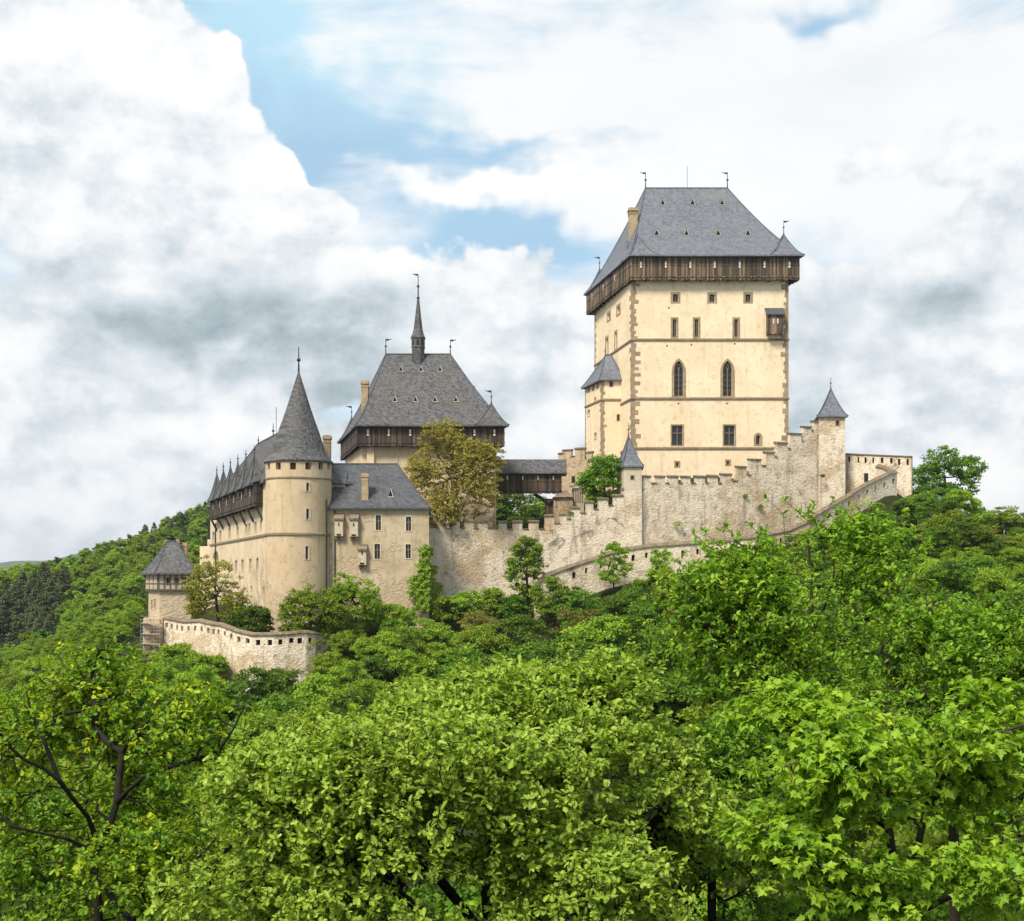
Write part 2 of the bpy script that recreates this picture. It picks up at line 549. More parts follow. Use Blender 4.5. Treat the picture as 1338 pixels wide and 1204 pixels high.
M = {
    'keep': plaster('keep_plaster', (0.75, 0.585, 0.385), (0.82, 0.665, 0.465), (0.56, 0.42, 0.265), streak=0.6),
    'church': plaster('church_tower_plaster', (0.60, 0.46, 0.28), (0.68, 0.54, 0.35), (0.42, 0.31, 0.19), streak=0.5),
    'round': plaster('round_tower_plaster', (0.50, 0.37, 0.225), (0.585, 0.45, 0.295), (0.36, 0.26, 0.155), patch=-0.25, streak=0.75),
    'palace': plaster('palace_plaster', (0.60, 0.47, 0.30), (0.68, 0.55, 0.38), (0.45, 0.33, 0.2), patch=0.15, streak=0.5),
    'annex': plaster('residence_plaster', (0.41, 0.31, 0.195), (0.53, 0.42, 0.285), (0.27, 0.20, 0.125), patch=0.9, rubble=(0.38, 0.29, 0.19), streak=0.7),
    'turret': plaster('turret_plaster', (0.50, 0.42, 0.30), (0.58, 0.50, 0.38), (0.36, 0.29, 0.2), patch=0.3),
    'rubble': rubble_wall('rubble_masonry'),
    'rubble_warm': rubble_wall('outer_masonry', 1.06),
    'rubble_ochre': rubble_wall('ochre_masonry', 0.74),
    'slate': slate('blue_slate', (0.075, 0.081, 0.10), (0.155, 0.162, 0.19), (0.20, 0.19, 0.17), 0.4),
    'slate_old': slate('weathered_slate', (0.032, 0.031, 0.033), (0.125, 0.122, 0.126), (0.10, 0.082, 0.055), 0.55, 0.6),
    'slate_dark': slate('dark_slate', (0.035, 0.037, 0.043), (0.085, 0.087, 0.098), (0.12, 0.11, 0.09), 0.4),
    'coping': stone('coping_stone', (0.12, 0.085, 0.052), (0.27, 0.205, 0.135)),
    'wood': wood('weathered_boards', (0.022, 0.015, 0.010), (0.082, 0.056, 0.034), (0.32, 0.215, 0.12)),
    'wood_dark': wood('dark_boards', (0.014, 0.010, 0.008), (0.05, 0.034, 0.023), (0.15, 0.10, 0.06)),
    'stone': stone('brown_sandstone', (0.26, 0.19, 0.11), (0.40, 0.30, 0.18)),
    'band': stone('string_course_stone', (0.17, 0.125, 0.075), (0.30, 0.22, 0.13)),
    'brick': stone('chimney_masonry', (0.34, 0.24, 0.14), (0.46, 0.34, 0.2), 3.5),
    'pale': plain('pale_shutter', (0.66, 0.62, 0.56)),
    'glass': plain('dark_glass', (0.022, 0.02, 0.02), 0.18, 0, 0.5),
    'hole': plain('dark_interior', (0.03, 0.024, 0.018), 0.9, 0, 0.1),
    'metal': plain('dark_iron', (0.05, 0.05, 0.05), 0.5, 0.6),
    'lead': plain('lead_sheet', (0.30, 0.32, 0.34), 0.45, 0.3),
    'frame': plain('grey_window_frame', (0.17, 0.13, 0.09), 0.7),
    'timber': plain('grey_timber', (0.10, 0.085, 0.075), 0.8),
    'infill': plaster('timber_frame_infill', (0.40, 0.31, 0.21), (0.50, 0.41, 0.29), (0.28, 0.21, 0.14)),
    'steel': plain('scaffold_tube', (0.42, 0.42, 0.42), 0.4, 0.7),
    'bark': plain('bark', (0.048, 0.040, 0.030), 0.95, 0, 0.1),
    'bark_dark': plain('dark_bark', (0.024, 0.021, 0.017), 0.95, 0, 0.1),
    'bark_pale': plain('pale_bark', (0.12, 0.085, 0.055), 0.95, 0, 0.1),
}


# ------------------------------------------------------------------ terrain
GP = []   # control points x, y, z


def gpx(px, py, Y, dz=0.0): GP.append((X(px, Y), Y, Zp(py, Y) + dz))


for x, y, z in [(0, -30, 2), (-40, -30, 0), (40, -30, 3), (0, -2, -2.5), (0, 8, -7.0), (-12, 10, -8.5), (12, 10, -7.0), (0, 16, -9.5), (-14, 20, -11), (15, 20, -9.5),
                (0, 30, -14), (-20, 32, -15), (22, 32, -12.5), (0, 60, -19), (-30, 60, -20), (30, 60, -14), (60, 60, -11),
                (-45, 100, -27), (-80, 60, -30), (-100, 110, -40), (100, 60, -12), (0, 98, -17), (150, 120, -8)]:
    GP.append((x, y, z))
gpx(650, 905, 105, -9.5); gpx(560, 850, 135, -10); gpx(800, 820, 130, -9.5); gpx(700, 800, 156, -7); gpx(500, 810, 154, -6.5)
gpx(315, 890, 147, -4); gpx(215, 850, 153, -4.5); gpx(180, 845, 160, -5); gpx(420, 860, 148, -3)
gpx(100, 860, 150, -11); gpx(250, 920, 110, -8); gpx(60, 900, 110, -8)
gpx(430, 800, 164, -1.5); gpx(345, 805, 166, -1.0); gpx(270, 780, 200, -2)
gpx(565, 795, 170, -3); gpx(700, 775, 171, -3); gpx(820, 735, 174, -2); gpx(960, 715, 174, -1.5); gpx(1060, 690, 174, -1); gpx(1170, 640, 182, -1); gpx(1190, 640, 184, -2)
for q in ((820, 726, 180), (880, 720, 181), (930, 717, 182), (985, 711, 183.5), (1030, 702, 185), (1060, 686, 187), (1103, 652, 190), (1140, 632, 189.5), (700, 775, 178), (640, 800, 177), (580, 805, 174.5), (500, 812, 163.5)): gpx(*q)
gpx(650, 700, 196); gpx(500, 720, 190); gpx(930, 632, 196); gpx(1000, 630, 215); gpx(800, 640, 205)
gpx(930, 800, 120, -8.5); gpx(1060, 760, 120, -8.5); gpx(1250, 660, 186, -5); gpx(1338, 690, 186, -5); gpx(1300, 720, 135, -7); gpx(1300, 790, 80, -7); gpx(1450, 720, 186, -6); gpx(1300, 880, 40, -6)
gpx(1250, 650, 215, -8); gpx(1100, 700, 235, -10); gpx(900, 700, 250, -10); gpx(690, 690, 235, -8); gpx(560, 760, 250, -10); gpx(1000, 760, 330, 0); gpx(700, 760, 330, -4); gpx(400, 760, 260, -6)
# bright spur left of the castle, dark hollow behind it, and the far hillside
gpx(0, 885, 215, -5); gpx(100, 828, 225, -5); gpx(190, 772, 235, -5); gpx(270, 735, 245, -5); gpx(-120, 930, 205, -5)
gpx(0, 850, 330, -9); gpx(60, 800, 335, -9); gpx(180, 745, 340, -8); gpx(-120, 840, 330, -9)
gpx(0, 752, 430, -6); gpx(-120, 762, 430, -6); gpx(100, 726, 460, -7); gpx(200, 686, 500, -7); gpx(280, 648, 530, -8); gpx(340, 640, 560, -8); gpx(430, 640, 600, -8); gpx(550, 670, 620, -8)
gpx(100, 760, 560, -12); gpx(0, 790, 620, -12); gpx(250, 690, 680, -12); gpx(-300, 830, 520, -12)
GP += [(-400, 300, -50), (-500, 700, -60), (0, 800, -20), (300, 700, -30), (400, 300, -20), (500, 100, -30), (-300, 60, -60), (0, 1000, -50), (-400, 1000, -70), (400, 1000, -50)]

_G = np.array(GP, dtype=float)


def _kern(a, b):
    d2 = ((a[:, None, :2] - b[None, :, :2]) ** 2).sum(-1)
    return np.sqrt(d2 + 16.0)


_A = np.zeros((len(_G) + 1, len(_G) + 1))
_A[:-1, :-1] = _kern(_G, _G) - 0.35 * np.eye(len(_G))
_A[:-1, -1] = 1
_A[-1, :-1] = 1
_W = np.linalg.solve(_A, np.append(_G[:, 2], 0))


def hts(x, y):
    q = np.stack([np.ravel(x), np.ravel(y)], -1).astype(float)
    out = np.zeros(len(q))
    for i in range(0, len(q), 20000):
        s = q[i:i + 20000]
        out[i:i + 20000] = _kern(np.c_[s, np.zeros(len(s))], _G) @ _W[:-1] + _W[-1]
    x, y = q[:, 0], q[:, 1]
    r = np.hypot(x, y - 200)
    far = -70 + 121 * np.exp(-(((y - 6000) / 1000) ** 2)) * (0.8 + 0.35 * np.sin(x / 310.0 + 1.3) + 0.12 * np.sin(x / 83.0)) \
        + 25 * np.sin(x / 900 + y / 700)
    far = far + 0.0165 * np.maximum(0, 5000 - np.abs(y - 6000))
    t = np.clip((r - 800) / 700, 0, 1)
    t = t * t * (3 - 2 * t)
    return out * (1 - t) + far * t


def gh(x, y): return float(hts(np.array([x]), np.array([y]))[0])


def build_terrain():
    m, n, b, co = new_mat('woodland_floor')
    c = n.mix(n.smooth(n.noise(co, 0.2, 6, 0.65), 0.35, 0.65), (0.020, 0.024, 0.009), (0.032, 0.042, 0.012))
    c = n.mix(n.math('MULTIPLY', n.smooth(n.noise(co, 1.2, 6, 0.7), 0.5, 0.7), 0.6), c, (0.045, 0.035, 0.02))
    yy = n.sep(co)[1]
    far = n.mix(n.smooth(n.noise(co, 0.02, 8, 0.7), 0.4, 0.6), (0.030, 0.052, 0.018), (0.050, 0.075, 0.022))
    c = n.mix(n.smooth(yy, 700, 1000), c, far)
    n.put(b.inputs['Base Color'], c)
    b.inputs['Roughness'].default_value = 1.0
    b.inputs['Specular IOR Level'].default_value = 0.05
    bump(n, b, n.noise(co, 1.5, 5, 0.7), 0.6, 0.3)
    ys = np.concatenate([np.arange(-60, 0, 6), np.arange(0, 300, 2.5), np.arange(300, 700, 8), np.geomspace(700, 9000, 70)])
    us = np.concatenate([-np.geomspace(0.55, 5.0, 26)[::-1], np.linspace(-0.52, 0.52, 131), np.geomspace(0.55, 5.0, 26)])
    sc = np.maximum(ys, 60.0)
    xx = us[None, :] * sc[:, None]
    y2 = np.repeat(ys[:, None], len(us), 1)
    zz = hts(xx, y2).reshape(xx.shape)
    V = np.stack([xx, y2, zz], -1).reshape(-1, 3)
    nr, nc = xx.shape
    i = (np.arange(nr - 1)[:, None] * nc + np.arange(nc - 1)[None, :]).ravel()
    loops = np.stack([i, i + 1, i + nc + 1, i + nc], -1)
    me = mesh_np('ground', V, loops.ravel(), np.arange(len(i)) * 4)
    me.polygons.foreach_set('use_smooth', [True] * len(me.polygons))
    o = link_mesh('ground', me, m)
    tag(o, 'wooded ground falling into the valley and rising to the castle', kind='structure')


build_terrain()


# ------------------------------------------------------------------ walls with openings
def outline(u0, u1, z0, z1, arch, n=7):
    """closed outline of an opening, starting lower left, counter-clockwise; arch: '', 'point' or 'round'"""
    if not arch:
        return [(u0, z0), (u1, z0), (u1, z1), (u0, z1)]
    w, um = u1 - u0, (u0 + u1) / 2
    ah = min((0.95 if arch == 'point' else 0.5) * w, (z1 - z0) * 0.8)
    zs = z1 - ah
    right = []
    for i in range(n):
        t = i / (n - 1)
        if arch == 'point':
            a = t * math.pi / 3
            right.append((u0 + w * math.cos(a), zs + math.sin(a) / 0.8660254 * ah))
        else:
            a = t * math.pi / 2
            right.append((um + w / 2 * math.cos(a), zs + math.sin(a) * ah))
    left = [(u0 + u1 - u, z) for u, z in right[::-1]][1:]
    return [(u0, z0), (u1, z0)] + right + left


def facade(mb, f, us, zs, ops):
    U = sorted(set([round(u, 5) for u in us] + [round(v, 5) for o in ops for v in o[:2]]))
    Z = sorted(set([round(z, 5) for z in zs] + [round(v, 5) for o in ops for v in o[2:4]]))
    for i in range(len(U) - 1):
        for j in range(len(Z) - 1):
            uc, zc = (U[i] + U[i + 1]) / 2, (Z[j] + Z[j + 1]) / 2
            if any(o[0] < uc < o[1] and o[2] < zc < o[3] for o in ops):
                continue
            mb.poly([f(U[i], Z[j], 0), f(U[i + 1], Z[j], 0), f(U[i + 1], Z[j + 1], 0), f(U[i], Z[j + 1], 0)])
    for u0, u1, z0, z1, arch, dep in ops:
        ol = outline(u0, u1, z0, z1, arch)
        n = len(ol)
        for k in range(n):
            a, b = ol[k], ol[(k + 1) % n]
            mb.poly([f(*a, 0), f(*b, 0), f(*b, -dep), f(*a, -dep)])
        if arch:
            um = (u0 + u1) / 2
            top = [p for p in ol[2:]]
            rt = [p for p in top if p[0] >= um - 1e-6]
            lf = [p for p in top if p[0] <= um + 1e-6]
            mb.poly([f(*p, 0) for p in rt] + [f(u1, z1, 0)])
            mb.poly([f(*p, 0) for p in lf] + [f(u0, z1, 0)])


class Plane:
    """vertical wall plane through plan points A (left, seen from outside) and B"""
    def __init__(s, A, B):
        s.A, s.B = Vector((A[0], A[1])), Vector((B[0], B[1]))
        d = s.B - s.A
        s.L = d.length
        s.d = d / s.L
        s.n = Vector((s.d.y, -s.d.x))

    def __call__(s, u, z, o=0.0):
        p = s.A + s.d * u + s.n * o
        return Vector((p.x, p.y, z))

    def u(s, px):
        k = (px - CX) / F
        return (k * s.A.y - s.A.x) / (s.d.x - k * s.d.y)

    def Y(s, u): return s.A.y + s.d.y * u

    def op(s, x0, y0, x1, y1, inset=0.0, arch='', dep=0.45):
        u0, u1 = s.u(x0), s.u(x1)
        if u0 > u1: u0, u1 = u1, u0
        Y = s.Y((u0 + u1) / 2)
        return (u0 + inset, u1 - inset, Zp(y1, Y) + inset * 0.7, Zp(y0, Y) - inset, arch, dep)


class Cyl:
    def __init__(s, c, R): s.c, s.R = c, R

    def __call__(s, u, z, o=0.0):
        r = s.R + o
        return Vector((s.c[0] + r * math.sin(u), s.c[1] - r * math.cos(u), z))

    def op(s, pxc, w, y0, y1, arch='', dep=0.5):
        lo, hi = -1.55, 1.55
        for _ in range(40):
            mid = (lo + hi) / 2
            p = s(mid, 0)
            if CX + F * p.x / p.y < pxc: lo = mid
            else: hi = mid
        Y = s(lo, 0).y
        hw = w / F * Y / s.R / 2
        return (lo - hw, lo + hw, Zp(y1, Y), Zp(y0, Y), arch, dep)


def window(parent, f, op, fw=0.3, style='', surround='stone', pane='glass', mull='frame', name='window', proud=0.05):
    u0, u1, z0, z1, arch, dep = op
    k = f.R if isinstance(f, Cyl) else 1.0
    fu = fw / k
    inn = outline(u0, u1, z0, z1, arch)
    out = outline(u0 - fu, u1 + fu, z0 - fw * 0.6, z1 + fw, arch)
    mb = MB()
    n = len(inn)
    for i in range(n):
        j = (i + 1) % n
        mb.poly([f(*out[i], proud), f(*out[j], proud), f(*inn[j], proud), f(*inn[i], proud)])
        mb.poly([f(*out[i], -0.02), f(*out[j], -0.02), f(*out[j], proud), f(*out[i], proud)])
        mb.poly([f(*inn[j], 0), f(*inn[i], 0), f(*inn[i], proud), f(*inn[j], proud)])
    w = mb.build(name, M[surround], parent)
    mb = MB()
    e = 0.02 / k
    mb.poly([f(*p, -dep + 0.015) for p in outline(u0 - e, u1 + e, z0 - 0.02, z1 + 0.02, arch)])
    mb.build('pane', M[pane], w)
    if style:
        mb = MB()

        def bar(a0, a1, b0, b1, d0=-0.30, d1=-0.12):
            q = [f(a, b, o) for o in (d0, d1) for a, b in ((a0, b0), (a1, b0), (a1, b1), (a0, b1))]
            mb.add(q, [[0, 1, 2, 3], [4, 5, 6, 7], [0, 1, 5, 4], [1, 2, 6, 5], [2, 3, 7, 6], [3, 0, 4, 7]])
        um = (u0 + u1) / 2
        t = 0.07
        if style == 'cross':
            bar(um - t / k, um + t / k, z0, z1)
            zt = z0 + (z1 - z0) * 0.62
            bar(u0, um - t / k, zt - t, zt + t, -0.28, -0.13)
            bar(um + t / k, u1, zt - t, zt + t, -0.28, -0.13)
        if style == 'gothic':
            zs = z1 - (u1 - u0) * 0.95
            bar(um - 0.08, um + 0.08, z0, zs + 0.25)
            for frac in (0.2, 0.4, 0.6, 0.8):
                zz = z0 + (zs - z0) * frac
                bar(u0, um - 0.08, zz - 0.025, zz + 0.025, -0.27, -0.2)
                bar(um + 0.08, u1, zz - 0.025, zz + 0.025, -0.27, -0.2)
            hw = (um - u0) / 2
            for s in (-1, 1):           # two lancet heads and a small circle above
                c = um + s * hw
                pts = [(c - hw + 0.02, zs - 0.2), (c - hw * 0.6, zs + 0.35), (c, zs + 0.75), (c + hw * 0.6, zs + 0.35), (c + hw - 0.02, zs - 0.2)]
                mb.tube([f(a, b, -0.2) for a, b in pts], 0.07, 5)
            ring = [(um + 0.32 * math.cos(a), zs + 1.05 + 0.32 * math.sin(a)) for a in np.linspace(0, 2 * math.pi, 11)]
            mb.tube([f(a, b, -0.2) for a, b in ring], 0.06, 5)
        if style == 'bars':
            bar(um - 0.04 / k, um + 0.04 / k, z0, z1)
        mb.build('mullion', M[mull], w)
    return w


def offset_poly(poly, d):
    """outward offset of a counter-clockwise convex polygon"""
    n = len(poly)
    out = []
    for i in range(n):
        p0, p1, p2 = Vector(poly[i - 1][:2]), Vector(poly[i][:2]), Vector(poly[(i + 1) % n][:2])
        d1, d2 = (p1 - p0).normalized(), (p2 - p1).normalized()
        n1, n2 = Vector((d1.y, -d1.x)), Vector((d2.y, -d2.x))
        bis = (n1 + n2).normalized()
        q = p1 + bis * (d / max(0.3, bis.dot(n1)))
        out.append((q.x, q.y))
    return out


def string_course(parent, poly, z, h=0.32, proud=0.18, sides=None, name='string_course', m='band'):
    mb = MB()
    out = offset_poly(poly, proud)
    n = len(poly)
    for i in (sides if sides is not None else range(n)):
        j = (i + 1) % n
        a, b, A, B = poly[i], poly[j], out[i], out[j]
        z0, z1 = z - h / 2, z + h / 2
        mb.poly([(A[0], A[1], z0), (B[0], B[1], z0), (B[0], B[1], z1 - 0.08), (A[0], A[1], z1 - 0.08)])
        mb.poly([(A[0], A[1], z1 - 0.08), (B[0], B[1], z1 - 0.08), (b[0], b[1], z1 + 0.06), (a[0], a[1], z1 + 0.06)])
        mb.poly([(a[0], a[1], z0), (b[0], b[1], z0), (B[0], B[1], z0), (A[0], A[1], z0)])
    return mb.build(name, M[m], parent)


def quoin(parent, poly, i, z0, z1, big=1.25, small=0.6, step=0.5, proud=0.03, rag=0.3):
    """alternating corner stones at corner i"""
    mb = MB()
    n = len(poly)
    c, a, b = Vector(poly[i][:2]), Vector(poly[i - 1][:2]), Vector(poly[(i + 1) % n][:2])
    da, db = (a - c).normalized(), (b - c).normalized()
    o = Vector(offset_poly(poly, proud)[i])
    z, k = z0, 0
    while z < z1 - 0.2:
        h = min(step * random.uniform(0.65, 1.45), z1 - z)
        la, lb = (big, small) if k % 2 else (small, big)
        la *= random.uniform(0.55, 1.2); lb *= random.uniform(0.55, 1.2)
        pa, pb = o + da * la, o + db * lb
        ia, ib = pa - (da + db) * 0 , pb
        for (p, q) in ((pa, o), (o, pb)):
            mb.poly([(p.x, p.y, z), (q.x, q.y, z), (q.x, q.y, z + h), (p.x, p.y, z + h)])
        ca, cb = c + da * la, c + db * lb
        for (p, q) in ((pa, ca), (cb, pb)):
            mb.poly([(p.x, p.y, z), (q.x, q.y, z), (q.x, q.y, z + h), (p.x, p.y, z + h)])
        z += h + 0.02
        k += 1
    return mb.build('quoin', M['stone'], parent)


def lerp(a, b, t): return Vector(a) * (1 - t) + Vector(b) * t


def hip_roof(parent, eave, r1, r2, ze, zr, m='slate', flare=1.3, name='roof', n=9, thick=0.22):
    """hipped roof over four eave corners (near-left, near-right, far-right, far-left), concave towards the eaves"""
    mb = MB()
    top = [Vector((*r1, zr)), Vector((*r2, zr)), Vector((*r2, zr)), Vector((*r1, zr))]
    rings = []
    for k in range(n + 1):
        t = k / n
        g = t ** flare
        ring = []
        for i in range(4):
            e = Vector((*eave[i], ze))
            p = lerp(e, top[i], t)
            p.z = ze + (zr - ze) * g
            ring.append(p)
        rings.append(ring)
    for k in range(n):
        for i in range(4):
            j = (i + 1) % 4
            mb.poly([rings[k][i], rings[k][j], rings[k + 1][j], rings[k + 1][i]])
    for i in range(4):
        j = (i + 1) % 4
        a, b = rings[0][i], rings[0][j]
        d = Vector((0, 0, thick))
        mb.poly([a - d, b - d, b, a])
    mb.poly([p - Vector((0, 0, thick)) for p in rings[0]][::-1])
    o = mb.build(name, M[m], parent)
    mb = MB()                                         # lead-coloured hips
    for i in range(4):
        mb.tube([r[i] + Vector((0, 0, 0.02)) for r in rings], 0.09, 5)
    mb.tube([top[0], top[1]] if (top[1] - top[0]).length > 0.3 else [top[0], top[0] + Vector((0, 0, 0.2))], 0.12, 5)
    mb.build('ridge_cap', M['slate_dark'], o)
    return o, rings


def finial(parent, p, h, r=0.07, flag=0, ball=True):
    mb = MB()
    p = Vector(p)
    mb.tube([p - Vector((0, 0, 0.3)), p + Vector((0, 0, h * 0.45)), p + Vector((0, 0, h))], [r * 1.6, r, r * 0.6], 6)
    if ball:
        mb.lathe((p.x, p.y), [(0.02, p.z + h * 0.42), (r * 2.6, p.z + h * 0.46), (r * 3.2, p.z + h * 0.5), (r * 2.4, p.z + h * 0.55), (0.02, p.z + h * 0.58)], 8)
    o = mb.build('finial', M['metal'], parent)
    if flag:
        mb = MB()
        z = p.z + h * 0.97
        s = flag
        mb.box((p.x + 0.03 * s, p.y - 0.02, z - 0.33), (0.45 * s, 0, 0.05), (0, 0.04, 0), (0, 0, 0.3))
        mb.box((p.x + 0.48 * s, p.y - 0.02, z - 0.2), (0.42 * s, 0, 0.1), (0, 0.04, 0), (0, 0, 0.13))
        mb.build('weathervane', M['metal'], o)
    return o


def chimney(parent, c, sx, sy, z0, z1, ang=0.0, m='brick', name='chimney'):
    mb = MB()
    mb.cbox(c, sx, sy, z0, z1 - 0.55, ang)
    mb.cbox(c, sx * 1.10, sy * 1.10, z1 - 1.05, z1 - 0.85, ang)
    mb.cbox(c, sx * 1.22, sy * 1.22, z1 - 0.55, z1 - 0.22, ang)
    mb.cbox(c, sx * 1.08, sy * 1.08, z1 - 0.22, z1, ang)
    o = mb.build(name, M[m], parent)
    mb = MB()
    mb.cbox(c, sx * 0.55, sy * 0.55, z1, z1 + 0.06, ang)
    mb.build('flue', M['hole'], o)
    return o


def dormer(parent, p, w=0.95, h=1.1, back=1.6, yaw=0.0, m='slate'):
    """small triangular roof vent at point p (its foot), facing -Y turned by yaw"""
    ca, sn = math.cos(yaw), math.sin(yaw)
    rt, bk = Vector((ca, sn, 0)), Vector((-sn, ca, 0))
    p = Vector(p)
    L, R, T = p - rt * w / 2, p + rt * w / 2, p + Vector((0, 0, h))
    ov = bk * -0.18
    mb = MB()
    Lo, Ro, To = L - rt * 0.1 + ov, R + rt * 0.1 + ov, T + Vector((0, 0, 0.14)) + ov
    Lb, Rb, Tb = L + bk * back, R + bk * back, T + bk * back
    mb.poly([Lo, To, Tb, Lb]); mb.poly([To, Ro, Rb, Tb])
    o = mb.build('dormer', M[m], parent)
    mb = MB()
    d = bk * 0.03
    mb.poly([L + d, R + d, T + d])
    mb.build('vent_opening', M['hole'], o)
    mb = MB()
    for a, b in ((L, T), (T, R), (L, R)):
        mb.tube([a - bk * 0.08, b - bk * 0.08], 0.06, 4)
    mb.build('frame', M['pale'], o)
    return o


def hoarding(parent, poly, zt, zb, m='wood', board=0.3, slits=(), sides=(3, 0, 1, 2), brackets=True, name='hoarding', jit=0.10):
    """projecting gallery of upright boards with ragged lower ends"""
    mb = MB()
    inner = offset_poly(poly, -0.14)
    mb.prism(inner, zb + 0.35, zt - 0.05)
    n = len(poly)
    for i in sides:
        f = Plane(poly[i], poly[(i + 1) % n])
        k = max(1, int(f.L / board))
        w = f.L / k
        for q in range(k):
            u = q * w
            off = random.uniform(-0.05, 0.0)
            b0 = zb + random.uniform(-jit, jit) * (1.6 if q % 2 else 0.6)
            a = f(u + 0.015, b0, off - 0.06)
            mb.box(a, f(u + w - 0.015, b0, off - 0.06) - a, f(u + 0.015, b0, off) - a, (0, 0, zt - b0))
        for zz, hh, oo in ((zb + 0.42, 0.16, 0.05), (zb + (zt - zb) * 0.56, 0.12, 0.035), (zt - 0.25, 0.2, 0.05)):
            a = f(0.0, zz, 0.0)
            mb.box(a, f(f.L, zz, 0) - a, f(0, zz, oo) - a, (0, 0, hh))
    if brackets:
        low = offset_poly(poly, -1.35)
        for i in sides:
            f = Plane(poly[i], poly[(i + 1) % n])
            k = max(2, int(f.L / 2.2))
            for q in range(k + 1):
                u = 0.3 + (f.L - 0.6) * q / k
                a = f(u - 0.12, zb - 0.02, -1.5)
                mb.box(a, f(u + 0.12, zb - 0.02, -1.5) - a, f(u - 0.12, zb - 0.02, 0.02) - a, (0, 0, 0.3), mi=1)
    o = mb.build(name, [M[m], M['wood_dark']], parent)
    for f, u, z, hh in slits:
        mb = MB()
        w2 = 0.15 * min(1, hh)
        a = f(u - w2, z - hh / 2, 0.005)
        mb.box(a, f(u + w2, z - hh / 2, 0.005) - a, f(u - w2, z - hh / 2, 0.03) - a, (0, 0, hh))
        mb.build('loophole', M['pale'], o)
    return o


def slope_hit(rings, side, px, py):
    """point of the roof slope 'side' seen at photograph pixel px, py"""
    best = None
    j = (side + 1) % 4
    for k in range(len(rings) - 1):
        for q in range(12):
            t = q / 12
            a = lerp(rings[k][side], rings[k + 1][side], t)
            b = lerp(rings[k][j], rings[k + 1][j], t)
            kx = (px - CX) / F
            d = b - a
            den = d.x - kx * d.y
            if abs(den) < 1e-9: continue
            s = (kx * a.y - a.x) / den
            p = a + d * s
            e = abs(pix(p)[1] - py)
            if best is None or e < best[0]:
                best = (e, p)
    return best[1]


# ------------------------------------------------------------------ great tower
def P2(px, Y): return (X(px, Y), Y)


def walls(parent, poly, z0, z1, ops, m, name='wall', zs=()):
    """closed walls over a four-corner plan; ops = {side index: [openings]}"""
    mb = MB()
    n = len(poly)
    for i in range(n):
        f = Plane(poly[i], poly[(i + 1) % n])
        facade(mb, f, [0, f.L], [z0, z1] + list(zs), ops.get(i, []))
    mb.poly([(p[0], p[1], z1) for p in poly])
    return mb.build(name, M[m], parent)


